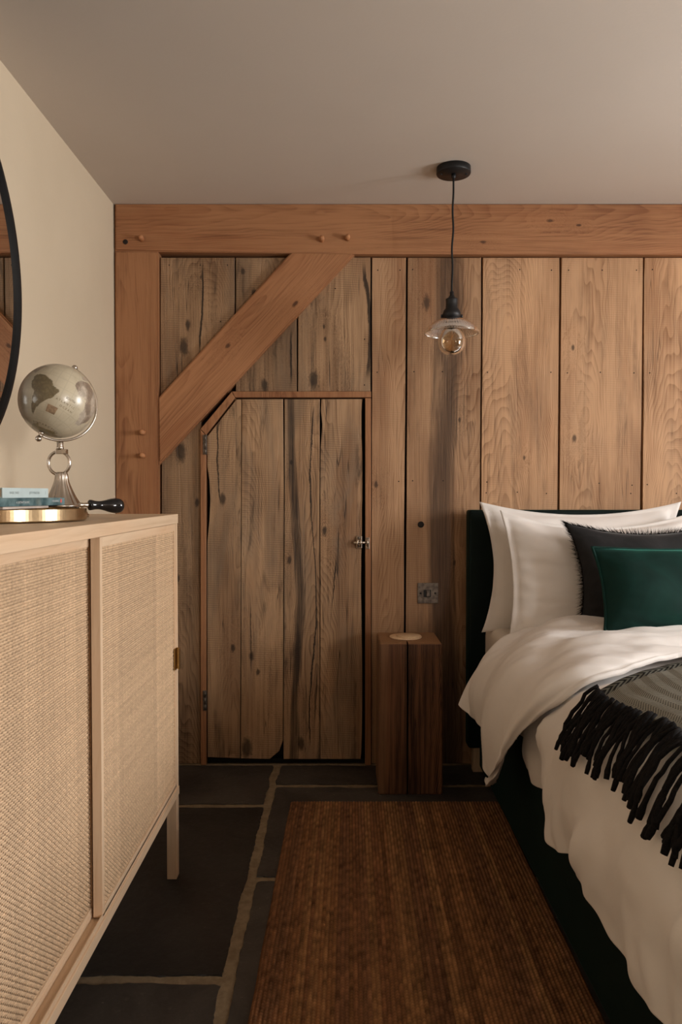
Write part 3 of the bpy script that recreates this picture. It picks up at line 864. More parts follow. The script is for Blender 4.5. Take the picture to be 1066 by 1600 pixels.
# ================================================================== THINGS ON THE CABINET
TZ = CZ1
TX, TY, TR = -0.722, -1.475, 0.172
RIM = TZ + 0.027
lo = lathe('round_tray', [(0, TZ + 0.001), (TR - 0.004, TZ + 0.001), (TR, TZ + 0.004), (TR, RIM - 0.0006), (TR - 0.001, RIM), (TR - 0.003, RIM), (TR - 0.0035, RIM - 0.001), (TR - 0.0035, TZ + 0.005), (0, TZ + 0.004)], M['brass'], None, (TX, TY, 0), 160, False)
tag(lo, 'shallow round brass tray holding books on the sideboard', 'tray')

def book(name, label, corner, ang, L, W, T_, cover, pages_mat=None):
    """spine starts at corner (x, y, z), runs along ang in plan, pages extend to its left"""
    root = thing(name, label, 'book', corner, 'books on the brass tray')
    root.rotation_euler = (0, 0, ang)
    def b(nm, x0, x1, y0, y1, z0, z1, mat, bev=0.0):
        bm = bmesh.new(); bm_box(bm, x0, x1, y0, y1, z0, z1, bev)
        bmesh.ops.recalc_face_normals(bm, faces=bm.faces)
        me = bpy.data.meshes.new(nm); bm.to_mesh(me); bm.free()
        o = bpy.data.objects.new(nm, me); COL.objects.link(o); me.materials.append(mat); o.parent = root
        return o
    # local y runs along the spine, local -x goes into the pages
    bm = bmesh.new()
    c = 0.0022
    bm_box(bm, -W, 0, 0, L, 0, c); bm_box(bm, -W, 0, 0, L, T_ - c, T_); bm_box(bm, -c, 0.0004, 0, L, 0.0, T_, 0.0008)
    me = bpy.data.meshes.new('cover'); bm.to_mesh(me); bm.free(); me.materials.append(M[cover])
    o = bpy.data.objects.new('cover', me); COL.objects.link(o); o.parent = root
    b('pages', -W + 0.004, -c, 0.003, L - 0.003, c, T_ - c, M['paper'])
    return root
def spine_text(root, txt, size, along, T_, mat, up=0.5):
    vs_, fs = text_geo(txt, size)
    me = bpy.data.meshes.new('lettering')
    me.from_pydata([(0.0009, along + v.x, T_ * up + v.y) for v in vs_], [], fs); me.update()
    me.materials.append(M[mat])
    o = bpy.data.objects.new('lettering', me); COL.objects.link(o); o.parent = root
ZB = RIM + 0.006
mag = box('magazine', -0.80, -0.655, -1.60, -1.40, RIM + 0.0004, RIM + 0.0055, M['magpink'], None, 0.0005); mag.rotation_euler = (0, 0, -0.06)
tag(mag, 'thin pale magazine lying under the teal book', 'magazine', 'books on the brass tray')
b1 = book('book', 'teal paperback lying flat under the pale blue book', (-0.660, -1.645, ZB), -0.10, 0.290, 0.165, 0.0165, 'bookteal')
spine_text(b1, 'A DISTANT SHORE', 0.006, 0.105, 0.0165, 'inkwhite', 0.45)
spine_text(b1, 'HOWARDS', 0.006, 0.245, 0.0165, 'inkwhite', 0.55)
me = bpy.data.meshes.new('emblem'); me.from_pydata([(0.0010, 0.271 + 0.004 * math.cos(k * PI / 6), 0.0095 + 0.0045 * math.sin(k * PI / 6)) for k in range(12)], [], [tuple(range(12))]); me.materials.append(M['inkred'])
o_ = bpy.data.objects.new('emblem', me); COL.objects.link(o_); o_.parent = b1
b2 = book('book', 'pale blue paperback on top of the teal book', (-0.675, -1.575, ZB + 0.0168), -0.13, 0.178, 0.12, 0.0205, 'bookblue')
spine_text(b2, 'BASIL SAID', 0.0072, 0.042, 0.0205, 'ink', 0.5)
spine_text(b2, 'JOY MARTIN', 0.0072, 0.120, 0.0205, 'ink', 0.5)
spine_text(b2, 'I', 0.010, 0.165, 0.0205, 'ink', 0.5)

# magnifying glass
mgx = thing('magnifying_glass', 'magnifying glass with black turned handle resting on the tray rim', 'magnifier', (-0.60, -1.36, RIM))
A_, B_ = Vector((-0.595, -1.305, RIM + 0.005)), Vector((-0.527, -1.25, RIM + 0.002))
dv = (B_ - A_).normalized(); Lh = (B_ - A_).length
hp = [Vector((a, b, 0)) for a, b in ((0.006, 0.0), (0.0125, 0.004), (0.0130, 0.012), (0.0110, 0.024), (0.0105, 0.040), (0.0130, 0.058), (0.0172, 0.078), (0.0190, 0.098), (0.0172, 0.114), (0.011, 0.124), (0.0, 0.1275))]
hp = [spline(hp, i / 40) for i in range(41)]; hp[-1].x = 0
sc_ = Lh / 0.1275
lathe('handle', [(max(0, p.x) * 0.95, p.y * sc_) for p in hp], M['blackgloss'], mgx, A_, 28, axis=dv)
lathe('ferrule', [(0.004, -0.022), (0.0055, -0.018), (0.0048, -0.010), (0.0060, -0.002), (0.0064, 0.001)], M['steel'], mgx, A_, 20, axis=dv)
lc = A_ - dv * 0.066; lc.z = RIM + 0.0035
tube('lens_ring', [(lc.x + 0.044 * math.cos(k * PI / 24), lc.y + 0.044 * math.sin(k * PI / 24), lc.z) for k in range(48)], 0.0024, M['steel'], mgx, 8, True)
lathe('lens', [(0, -0.001), (0.043, -0.0006), (0.043, 0.0006), (0, 0.001)], M['lens'], mgx, lc, 40)

# ---- globe
GY = -1.20
gc = at(90, 627, GY); GR = 0.0915
base_c = at(99, 780, GY); base_c.z = TZ
gl = thing('desk_globe', 'antique map globe on a nickel ring stand behind the brass tray', 'globe', (base_c.x, GY, TZ))
kn = at(109, 571, GY) - at(73, 684, GY)
axis = Vector((kn.x, 0.42 * kn.length, kn.z)).normalized()
# frame of the globe: pole = axis; longitude 0 faces the viewer
view = (Vector((0, -CAM_D, CAM_H)) - gc).normalized()
ex = (view - axis * view.dot(axis)).normalized(); ey = axis.cross(ex)
SAm = [(-80, 8), (-75, 11), (-62, 10), (-52, 5), (-45, -1), (-35, -6), (-38, -14), (-41, -22), (-48, -27), (-55, -35), (-62, -40), (-66, -47), (-69, -54), (-73, -50), (-72, -35), (-70, -20), (-77, -13), (-81, -4)]
AFR = [(-17, 15), (-16, 24), (-8, 32), (0, 36), (10, 37), (20, 32), (33, 31), (43, 12), (51, 11), (42, -2), (40, -14), (34, -22), (28, -33), (19, -34), (13, -20), (12, -6), (9, 4), (-7, 5), (-13, 8)]
EUR = [(-9, 37), (-9, 43), (-1, 44), (-4, 48), (4, 52), (10, 58), (20, 68), (40, 66), (60, 66), (60, 45), (40, 41), (28, 41), (22, 37), (12, 44), (2, 40)]
NAM = [(-80, 25), (-75, 36), (-66, 45), (-56, 52), (-65, 60), (-80, 62), (-100, 66), (-125, 68), (-125, 45), (-115, 30), (-97, 26), (-97, 18), (-85, 12)]
GRN = [(-55, 60), (-45, 60), (-22, 70), (-20, 80), (-60, 80)]
ANT = [(-180, -72), (-120, -74), (-70, -68), (-55, -64), (-60, -74), (-20, -74), (20, -69), (80, -67), (140, -67), (180, -72), (180, -90), (-180, -90)]
MAD = [(44, -16), (50, -15), (47, -25), (44, -24)]
def inside(P, x, y):
    r = False; n = len(P); j = n - 1
    for i in range(n):
        (xi, yi), (xj, yj) = P[i], P[j]
        if (yi > y) != (yj > y) and x < (xj - xi) * (y - yi) / (yj - yi) + xi: r = not r
        j = i
    return r
LON0 = -30.0        # longitude that faces the viewer
def gpt(lon, lat, r):
    a, b = math.radians(lon - LON0), math.radians(lat)
    return gc + (ex * math.cos(a) * math.cos(b) + ey * math.sin(a) * math.cos(b) + axis * math.sin(b)) * r
V, Fc, T = [], [], []
NU, NV = 300, 150
sea = Vector((0.58, 0.51, 0.37))
for j in range(NV + 1):
    lat = -90 + 180 * j / NV
    for i in range(NU):
        lon = -180 + 360 * i / NU
        V.append(gpt(lon, lat, GR))
        p3 = V[-1] - gc
        q = p3 * 70
        jx, jy = 2.5 * mnoise.noise(q), 2.5 * mnoise.noise(q + Vector((9, 3, 1)))
        c = sea * (0.96 + 0.10 * mnoise.noise(p3 * 25))
        X_, Y_ = lon + jx, lat + jy
        if inside(SAm, X_, Y_):
            c = Vector((0.15, 0.115, 0.06)) * (0.9 + 0.8 * abs(mnoise.noise(p3 * 130)))
        elif inside(AFR, X_, Y_) or inside(MAD, X_, Y_) or inside(EUR, X_, Y_):
            k = mnoise.noise(p3 * 42 + Vector((4, 4, 4)))
            c = Vector((0.46, 0.39, 0.31)) if k < 0.0 else (Vector((0.34, 0.275, 0.21)) if k < 0.25 else Vector((0.25, 0.19, 0.14)))
            c = c * (0.85 + 0.5 * abs(mnoise.noise(p3 * 120)))
        elif inside(NAM, X_, Y_) or inside(GRN, X_, Y_):
            c = Vector((0.36, 0.29, 0.21)) * (0.85 + 0.5 * abs(mnoise.noise(p3 * 90)))
        elif inside(ANT, X_, Y_):
            c = Vector((0.30, 0.25, 0.13)) * (0.85 + 0.6 * abs(mnoise.noise(p3 * 90)))
        elif abs((lon + 180) % 15 - 0) < 0.7 or abs((lat + 90) % 15) < 0.7:
            c = c * 0.90
        T.append(c)
for j in range(NV):
    for i in range(NU):
        Fc.append((j * NU + i, j * NU + (i + 1) % NU, (j + 1) * NU + (i + 1) % NU, (j + 1) * NU + i))
sph = mesh('sphere', V, Fc, M['globe'], gl, gc, True, T)
def globe_text(txt, lon, lat, size):
    vs_, fs = text_geo(txt, size)
    me_v = [gpt(lon + v.x / math.cos(math.radians(lat)), lat + v.y, GR + 0.0003) for v in vs_]
    mesh('lettering', me_v, fs, M['inkbrown'], sph, gc)
globe_text('SOUTH', -14, -10, 4.6); globe_text('A T L A N T I C', -18, -18, 4.6); globe_text('O C E A N', -13, -25, 4.6)
globe_text('A N T A R C T I C A', -25, -66, 5)
lv, lf = [], []
for k in range(9): lv += [gpt(-42 + k * 2.2, -30 - 2.0 * q, GR + 0.0003) for q in range(7)]
for k in range(8):
    for q in range(6): lf.append((k * 7 + q, k * 7 + q + 1, k * 7 + q + 8, k * 7 + q + 7))
mesh('map_legend', lv, lf, plain('map_legend_tan', (0.30, 0.20, 0.12), 0.4, var=0.3, vscale=120), sph, gc)
for sgn, nm in ((1, 'top_finial'), (-1, 'lower_finial')):
    e = gc + axis * (GR * sgn)
    lathe(nm, [(0.003, -0.002), (0.003, 0.004), (0.0058, 0.006), (0.0075, 0.0105), (0.0058, 0.015), (0, 0.0178)] if sgn > 0 else
          [(0.007, -0.001), (0.007, 0.004), (0.004, 0.007), (0.004, 0.011), (0.0062, 0.013), (0.0078, 0.018), (0.0058, 0.023), (0, 0.0255)], M['steel'], gl, e, 20, axis=axis * sgn)
bdir = Vector((0.75, 0.62, 0.0)); bdir = (bdir - axis * bdir.dot(axis)).normalized()
arc = []
for k in range(41):
    t = PI * k / 40
    arc.append(gc + (-axis * math.cos(t) + bdir * math.sin(t)) * (GR + 0.0075))
V, Fc = tube_geo(arc, 0.0030, 8, False, up=axis.cross(bdir))
mesh('meridian_arm', V, Fc, M['steel'], gl, gc, True)
# stem, ring and fluted foot
sx = at(92, 700, GY).x
def gz(py): return at(92, py, GY).z
stem_top = gc + (-axis * math.cos(0.36) + bdir * math.sin(0.36)) * (GR + 0.0075)
lathe('stem', [(0.0095, gz(703)), (0.0085, gz(699)), (0.0075, gz(696)), (0.008, stem_top.z - 0.001), (0.004, stem_top.z + 0.003)], M['steel'], gl, (sx + 0.003, GY, 0), 20)
box('stem_block', sx - 0.006, sx + 0.0205, GY - 0.008, GY + 0.008, gz(709.5), gz(702), M['steel'], gl, 0.0012)
rc = Vector((sx, GY, gz(723.5))); 
tube('ring', [(rc.x + 0.0265 * math.cos(k * PI / 24), GY, rc.z + 0.0285 * math.sin(k * PI / 24)) for k in range(48)], 0.0040, M['steel'], gl, 10, True, up=Vector((0, 1, 0)))
zt_ = gz(739) - TZ
fprof = [Vector((a, b, 0)) for a, b in ((0.064, 0.0), (0.065, 0.006), (0.061, 0.010), (0.052, 0.022), (0.041, 0.038), (0.029, 0.060), (0.018, zt_ * 0.8), (0.0135, zt_), (0.0, zt_ + 0.003))]
fo = [spline(fprof, i / 40) for i in range(41)]; fo[-1].x = 0
def flt(r, z, a): return r * (1 + (0.075 * abs(math.sin(a * 7)) - 0.04) * (1 if z > 0.011 else 0.0))
lathe('fluted_foot', [(max(0, p.x), p.y) for p in fo], M['steel'], gl, (sx + 0.006, GY, TZ), 112, True, flt)

# ================================================================== TIMBER BLOCK AND COASTERS
nx0, nx1, ny0, ny1 = 0.139, 0.377, -0.303, -0.085
nzt = 0.565
bm = bmesh.new()
cr = (nx0 + nx1) / 2 - 0.012
pl_ = [(nx0, ny0), (cr - 0.003, ny0), (cr + 0.001, ny0 + 0.09), (cr + 0.0035, ny0), (nx1, ny0), (nx1, ny1), (nx0, ny1)]
lo_ = [bm.verts.new((x, y, 0.0)) for x, y in pl_]; hi_ = [bm.verts.new((x - 0.004 * ((x - cr) / 0.12), y, nzt)) for x, y in pl_]
bm.faces.new(lo_[::-1]); bm.faces.new(hi_)
for i in range(7): bm.faces.new((lo_[i], lo_[(i + 1) % 7], hi_[(i + 1) % 7], hi_[i]))
es = [e for e in bm.edges if not (abs((e.verts[0].co.x + e.verts[1].co.x) / 2 - cr) < 0.004 and abs(e.verts[0].co.z - e.verts[1].co.z) > 0.1)]
bmesh.ops.bevel(bm, geom=[e for e in bm.edges if e.is_valid and all(v.co.y < ny0 + 0.001 or v.co.y > ny1 - 0.001 for v in e.verts) and abs((e.verts[0].co.x + e.verts[1].co.x) / 2 - cr) > 0.01], offset=0.004, segments=2, affect='EDGES')
nb = bm_obj('bedside_block', bm, M['block'], None, ((nx0 + nx1) / 2, (ny0 + ny1) / 2, 0))
grain(nb, 4.05, 0.8, [(-0.08, 0.3, 0.0)])
tag(nb, 'dark solid timber block with a long crack used as bedside table', 'side table')
cc = at(634, 994, -0.19); 
for k, (dx, dy, r, h, lab) in enumerate(((0, 0, 0.062, 0.005, 'thin round wooden coaster lying lowest on the timber block'), (0.012, -0.006, 0.046, 0.004, 'smaller round wooden coaster lying on the larger coaster'))):
    z0 = nzt + 0.0003 + k * 0.0053
    o = lathe('coaster', [(0, 0), (r - 0.001, 0), (r, 0.001), (r, h - 0.001), (r - 0.001, h), (0, h)], M['disc'], None, (cc.x + dx, -0.19 + dy, z0), 48)
    grain(o, 2 + k, 1.0); tag(o, lab, 'coaster', 'coasters on the timber block')

# ================================================================== RUG
def make_rug():
    x0, x1, y0, y1 = -0.183, 0.572, -2.05, -0.378
    rnd = random.Random(3)
    nr = 74
    rows = int((y1 - y0) / 0.0095)
    V, Fc, T = [], [], []
    nx, ny = nr * 4, rows * 4
    cols = []
    run = 0; base = None
    pal = [(0.33, 0.175, 0.072), (0.24, 0.120, 0.055), (0.28, 0.145, 0.062), (0.22, 0.115, 0.060), (0.39, 0.225, 0.095), (0.25, 0.135, 0.068)]
    for k in range(nr):
        if run <= 0: base = Vector(rnd.choice(pal)); run = rnd.choice((1, 1, 2, 2, 3))
        run -= 1
        cols.append(base.lerp(Vector((0.275, 0.145, 0.066)), 0.4) * rnd.uniform(0.82, 1.10))
    for j in range(ny + 1):
        yy_ = y0 + (y1 - y0) * j / ny
        for i in range(nx + 1):
            k = min(nr - 1, i // 4); fx = (i % 4) / 4.0
            xx_ = x0 + (x1 - x0) * i / nx
            ph = (j / 4.0) + (0.5 if k % 2 else 0.0)
            rib = abs(math.sin(PI * i / 4.0))
            kn_ = 0.5 + 0.5 * math.cos(2 * PI * ph)
            hgt = 0.005 + 0.0055 * rib * (0.35 + 0.65 * kn_)
            ew = 0.004 * mnoise.noise(Vector((yy_ * 6, 1.0, 0)))
            edgef = min(1.0, min(i, nx - i) / 3.0, min(j, ny - j) / 3.0)
            V.append((xx_ + ew * (1 - 2 * i / nx) - 0.02 * (yy_ - y1) / (y0 - y1), yy_ + 0.003 * mnoise.noise(Vector((xx_ * 8, 2.0, 0))), 0.0008 + hgt * edgef))
            n = mnoise.noise(Vector((k * 1.7, yy_ * 3.0, 0))) * 0.25 + mnoise.noise(Vector((k * 5.3, yy_ * 40.0, 0))) * 0.55 + mnoise.noise(Vector((k * 0.6, yy_ * 9.0, 3))) * 0.3
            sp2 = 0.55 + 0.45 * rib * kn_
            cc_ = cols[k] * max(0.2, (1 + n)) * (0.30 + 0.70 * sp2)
            T.append(Vector((cc_.x * 0.94, cc_.y * 0.86, cc_.z * 0.84)))
    for j in range(ny):
        for i in range(nx):
            a = j * (nx + 1) + i
            Fc.append((a, a + 1, a + nx + 2, a + nx + 1))
    o = mesh('jute_rug', V, Fc, M['jute'], None, ((x0 + x1) / 2, (y0 + y1) / 2, 0), True, T)
    tag(o, 'brown striped woven jute rug on the slate floor beside the bed', 'rug')
make_rug()

# ================================================================== BED
BX0, BX1, BY0, BY1 = 0.552, 2.06, -2.16, -0.015
bed = thing('bed', 'dark green upholstered bed with tall headboard against the plank wall', 'bed', ((BX0 + BX1) / 2, -1.1, 0))
hz = at(800, 797, -0.09).z
box('headboard', 0.508, 2.10, -0.09, -0.012, 0.10, hz, M['bedvelvet'], bed, 0.012, 3, True)
box('side_rail', BX0, BX0 + 0.05, BY0, -0.09, 0.03, 0.37, M['bedvelvet'], bed, 0.008, 2)
box('side_rail', BX1 - 0.05, BX1, BY0, -0.09, 0.03, 0.37, M['bedvelvet'], bed, 0.008, 2)
box('foot_rail', BX0 + 0.05, BX1 - 0.05, BY0, BY0 + 0.05, 0.03, 0.37, M['bedvelvet'], bed, 0.008, 2)
box('slat_base', BX0 + 0.05, BX1 - 0.05, BY0 + 0.05, -0.095, 0.33, 0.36, M['void'], bed)
for x in (0.53, 2.04):
    for y in (-0.075, -2.14): box('leg', x - 0.0, x + 0.04, y, y + 0.04, 0.0, 0.11 if y > -1 else 0.04, M['pine'] if y > -1 else M['void'], bed, 0.002)
for o in bed.children:
    if o.name.startswith('leg'): grain(o, 3.0, 0.8)
mt = box('mattress', 0.566, 2.045, BY0 + 0.03, -0.10, 0.362, 0.605, M['sheet'], None, 0.045, 4, True)
tag(mt, 'mattress in a pale striped sheet on the bed base', 'mattress')

# ---- pillows
def pillow_mesh(w, h, t, flange, seed, pinch=0.10, wr=0.006, nu=56, nv=44, sag=0.0, crease=None):
    """returns verts, faces; local x width, local z height, local y thickness"""
    V, Fc = [], []
    fr = flange
    for side in (0, 1):
        for j in range(nv + 1):
            for i in range(nu + 1):
                u, v = -1 + 2 * i / nu, -1 + 2 * j / nv
                X = u * w / 2 * (1 - pinch * (1 - abs(v) ** 2.0) * abs(u) ** 3)
                Z = v * h / 2 * (1 - pinch * 0.8 * (1 - abs(u) ** 2.0) * abs(v) ** 3)
                iu, iv = min(1, abs(u) / (1 - fr)), min(1, abs(v) / (1 - fr))
                b = max(0.0, (1 - iu ** 2.6)) ** 0.62 * max(0.0, (1 - iv ** 2.6)) ** 0.62
                n = mnoise.noise(Vector((u * 1.7 + seed, v * 1.7, seed * 2.1)))
                n2 = mnoise.noise(Vector((u * 4.5 + seed, v * 9 + n * 2, seed + 7)))
                d = t / 2 * b * (1 + 0.16 * n) + 0.002
                d += wr * n2 * (0.35 + 0.65 * (1 - b)) * (1 if b > 0.01 else 0.25)
                Y = (-d if side == 0 else d) + 0.004 * mnoise.noise(Vector((u * 5, v * 5, seed))) * (1 - b)
                if crease is not None:
                    cw = u - crease - 0.05 * v
                    d += (0.007 * math.exp(-(cw / 0.02) ** 2) - 0.004 * math.exp(-((cw - 0.05) / 0.03) ** 2)) * b
                Z += -sag * (1 - u * u) * max(0, v) * h
                V.append(Vector((X, Y, Z)))
    n1 = (nu + 1) * (nv + 1)
    for side in (0, 1):
        for j in range(nv):
            for i in range(nu):
                a = side * n1 + j * (nu + 1) + i
                q = (a, a + 1, a + nu + 2, a + nu + 1)
                Fc.append(q if side == 0 else q[::-1])
    rim = [i for i in range(nu + 1)] + [j * (nu + 1) + nu for j in range(1, nv + 1)] + [nv * (nu + 1) + i for i in range(nu - 1, -1, -1)] + [j * (nu + 1) for j in range(nv - 1, 0, -1)]
    for k in range(len(rim)):
        a, b_ = rim[k], rim[(k + 1) % len(rim)]
        Fc.append((b_, a, a + n1, b_ + n1))
    return V, Fc, [V[k] for k in rim]
def place(V, loc, lean, yaw=0, roll=0):
    R = Matrix.Rotation(yaw, 3, 'Z') @ Matrix.Rotation(lean, 3, 'X') @ Matrix.Rotation(roll, 3, 'Y')
    return [R @ v + Vector(loc) for v in V], R
def pillow(name, label, cat, w, h, t, fl_, seed, loc, lean, mat, yaw=0, roll=0, group=None, **kw):
    V, Fc, rim = pillow_mesh(w, h, t, fl_, seed, **kw)
    P, R = place(V, loc, lean, yaw, roll)
    o = mesh(name, P, Fc, mat, None, loc, True)
    tag(o, label, cat, group)
    Rm = [R @ v + Vector(loc) for v in rim]
    return o, Rm, R
pillow('pillow', 'white pillow standing rearmost against the left of the headboard', 'pillow', 0.78, 0.50, 0.125, 0.07, 1.3, (0.925, -0.190, 0.838), -0.12, M['cotton'], group='white pillows', pinch=0.13, sag=0.05)
pillow('pillow', 'white pillow with a creased front leaning beneath the charcoal cushion', 'pillow', 0.74, 0.50, 0.145, 0.07, 4.2, (0.965, -0.325, 0.815), -0.28, M['cotton'], group='white pillows', pinch=0.09, sag=0.10, crease=-0.40, wr=0.009, nu=90, nv=60)
pillow('pillow', 'white pillow standing on the far right side of the headboard', 'pillow', 0.74, 0.48, 0.125, 0.07, 6.2, (1.69, -0.195, 0.83), -0.14, M['cotton'], group='white pillows', pinch=0.10, sag=0.04)
pillow('pillow', 'white pillow leaning in front on the right half of the bed', 'pillow', 0.72, 0.46, 0.14, 0.07, 9.2, (1.70, -0.34, 0.815), -0.30, M['cotton'], group='white pillows', pinch=0.09, sag=0.06)

cu, rim, R = pillow('cushion', 'charcoal linen cushion with frayed edges behind the green cushion', 'cushion', 0.56, 0.40, 0.13, 0.02, 2.7, (1.08, -0.460, 0.825), -0.36, M['charcoal'], pinch=0.15, wr=0.004, sag=0.05)
rnd = random.Random(11)
V, Fc = [], []
cen = Vector((1.08, -0.460, 0.825)); nrm = R @ Vector((0, -1, 0))
for k in range(len(rim)):
    a, b_ = rim[k], rim[(k + 1) % len(rim)]
    for q in range(9):
        p = a.lerp(b_, (q + rnd.random()) / 9)
        out = (p - cen).normalized()
        tip = p + out * rnd.uniform(0.012, 0.030) + Vector((rnd.uniform(-.006, .006), rnd.uniform(-.006, .006), rnd.uniform(-.006, .004)))
        sd = out.cross(nrm).normalized() * 0.0009
        i0 = len(V); V += [p - sd, p + sd, p + nrm * 0.0015, tip]
        Fc += [(i0, i0 + 1, i0 + 3), (i0 + 1, i0 + 2, i0 + 3), (i0 + 2, i0, i0 + 3)]
fr_ = mesh('frayed_fringe', V, Fc, M['fringe'], cu, cen); fr_['kind'] = 'stuff'

cu2, rim2, R2 = pillow('cushion', 'emerald green velvet cushion with piped edge in front of the pillows', 'cushion', 0.52, 0.30, 0.14, 0.015, 5.7, (1.083, -0.665, 0.803), -0.42, M['velvet'], pinch=0.075, wr=0.003)
tube('piping', rim2, 0.0048, M['velvet'], cu2, 8, True, Vector((1.083, -0.665, 0.803)), up=R2 @ Vector((0, 1, 0)))

# ---- duvet: a cross-section swept along the bed
PROF = [(0.515, 0.215), (0.505, 0.29), (0.497, 0.37), (0.501, 0.45), (0.521, 0.535), (0.561, 0.605), (0.62, 0.648), (0.72, 0.672), (0.90, 0.685), (1.15, 0.69), (1.305, 0.692)]
PROF = [Vector((a, b, 0)) for a, b in PROF]
PROF = PROF + [Vector((2.61 - p.x, p.y, 0)) for p in PROF[-2::-1]]
_pts = [spline(PROF, i / 600) for i in range(601)]
_arc = [0.0]
for i in range(600): _arc.append(_arc[-1] + (_pts[i + 1] - _pts[i]).length)
_edge = min(range(300), key=lambda i: (_pts[i] - Vector((0.60, 0.640, 0))).length)
A0 = _arc[_edge]                      # arc position of the mattress edge
def prof_at(a):
    """a: metres along the section from the mattress edge, + over the top, - down the side"""
    s_ = min(max(a + A0, 0.0), _arc[-1] - 1e-5)
    lo_i, hi_i = 0, 600
    while hi_i - lo_i > 1:
        mid_ = (lo_i + hi_i) // 2
        if _arc[mid_] <= s_: lo_i = mid_
        else: hi_i = mid_
    t = (s_ - _arc[lo_i]) / max(1e-9, _arc[lo_i + 1] - _arc[lo_i])
    p = _pts[lo_i].lerp(_pts[lo_i + 1], t)
    d = (_pts[lo_i + 1] - _pts[lo_i]).normalized()
    return p.x, p.y, Vector((-d.y, 0, d.x))       # point and outward normal
ATOT = _arc[-1]
def folds(a, Y):
    side = 1.0 / (1.0 + math.exp((a - 0.02) / 0.06))
    w1 = math.sin(2 * PI * (Y / 0.30 - a * 1.1) + 1.3 * mnoise.noise(Vector((Y * 2.0, a * 2, 0))) * 2)
    w2 = math.sin(2 * PI * (Y / 0.125 + a * 1.6) + 2.2 * mnoise.noise(Vector((Y * 3.0, a * 3, 4))) * 2)
    n = mnoise.noise(Vector((Y * 3.2 + a * 3.5, a * 7 - Y * 1.5, 2.0)))
    n2 = mnoise.noise(Vector((Y * 9 + a * 11, a * 15 - Y * 6, 8.0)))
    n3 = mnoise.noise(Vector((Y * 2.1, a * 2.6, 12.0)))
    hem = max(0.0, min(1.0, (-a - 0.20) / 0.15))
    dg = mnoise.noise(Vector((Y * 9.0 + a * 8.0, a * 2.2 - Y * 1.2, 21.0)))
    rid = (1.0 - abs(math.sin(PI * (Y / 0.23 + a * 1.5) + 2.0 * n3))) ** 3
    return side * (0.014 * w1 * (0.6 + 0.8 * n3) + 0.011 * dg + 0.010 * rid * (0.5 + n)) + 0.010 * n * (0.35 + side) + 0.0022 * n2 + 0.016 * n3 + hem * 0.003 * math.sin(2 * PI * Y / 0.09 + 5 * n)
def duvet_pt(a, Y, off=0.0):
    x, z, nm = prof_at(a)
    foot = max(0.0, -Y - 2.08)
    z -= foot * foot * 6.0
    d = folds(a, Y) + off
    tk = max(0.0, min(1.0, (Y + 1.28) / 0.2)); d -= 0.045 * tk * tk * (3 - 2 * tk)
    return Vector((x + nm.x * d, Y, z + nm.z * d))
def hem_len(Y):
    return 0.385 + 0.014 * math.sin(2 * PI * Y / 0.44 + 0.6) + 0.005 * math.sin(2 * PI * Y / 0.17) + 0.06 * max(0.0, -Y - 1.55)
V, Fc = [], []
na, nY = 210, 190
for j in range(nY + 1):
    Y = -0.50 - (2.26 - 0.50) * j / nY
    L = hem_len(Y)
    if Y > -1.0: L -= 0.10 * (1.0 + Y) / 0.5
    for i in range(na + 1):
        t = i / na
        a = -L + (ATOT - A0 - 0.02 + L) * (t ** 1.25)
        V.append(duvet_pt(a, Y))
for j in range(nY):
    for i in range(na):
        q = j * (na + 1) + i
        Fc.append((q, q + 1, q + na + 2, q + na + 1))
dv_ = thing('duvet', 'white cotton duvet draped over the bed with its top folded back', 'duvet', (1.3, -1.3, 0.66))
du = mesh('duvet_body', V, Fc, M['cotton'], dv_, (1.3, -1.3, 0.66), True)
md = du.modifiers.new('thickness', 'SOLIDIFY'); md.thickness = 0.016; md.offset = 1.0; md.use_rim = True

# turned-down flap
FL = [
    # row by row from the crease at the pillows to the free edge; each row from the hanging hem to the far side
    [(0.420, -0.425, 0.385), (0.452, -0.425, 0.455), (0.500, -0.425, 0.525), (0.580, -0.42, 0.605), (0.690, -0.40, 0.665), (0.83, -0.385, 0.690), (1.05, -0.38, 0.69), (1.4, -0.38, 0.69), (1.75, -0.38, 0.69), (2.02, -0.38, 0.64)],
    [(0.432, -0.49, 0.355), (0.448, -0.49, 0.45), (0.495, -0.49, 0.545), (0.580, -0.48, 0.632), (0.700, -0.46, 0.697), (0.84, -0.44, 0.718), (1.05, -0.43, 0.72), (1.4, -0.43, 0.72), (1.75, -0.43, 0.72), (2.06, -0.43, 0.66)],
    [(0.470, -0.60, 0.350), (0.455, -0.62, 0.45), (0.490, -0.64, 0.555), (0.570, -0.66, 0.645), (0.700, -0.64, 0.708), (0.86, -0.60, 0.728), (1.08, -0.58, 0.73), (1.4, -0.58, 0.73), (1.75, -0.58, 0.73), (2.08, -0.58, 0.66)],
    [(0.462, -0.70, 0.300), (0.445, -0.78, 0.420), (0.480, -0.84, 0.545), (0.560, -0.88, 0.645), (0.690, -0.86, 0.710), (0.87, -0.80, 0.728), (1.10, -0.76, 0.73), (1.4, -0.74, 0.73), (1.75, -0.74, 0.73), (2.08, -0.74, 0.66)],
    [(0.452, -0.78, 0.245), (0.445, -0.93, 0.375), (0.470, -1.05, 0.510), (0.545, -1.13, 0.630), (0.680, -1.12, 0.706), (0.88, -1.02, 0.722), (1.12, -0.95, 0.72), (1.4, -0.92, 0.72), (1.75, -0.92, 0.72), (2.08, -0.92, 0.65)],
    [(0.452, -0.79, 0.236), (0.455, -0.97, 0.362), (0.480, -1.10, 0.498), (0.553, -1.18, 0.616), (0.688, -1.165, 0.692), (0.89, -1.06, 0.708), (1.13, -0.985, 0.706), (1.4, -0.95, 0.705), (1.75, -0.95, 0.705), (2.08, -0.95, 0.64)],
]
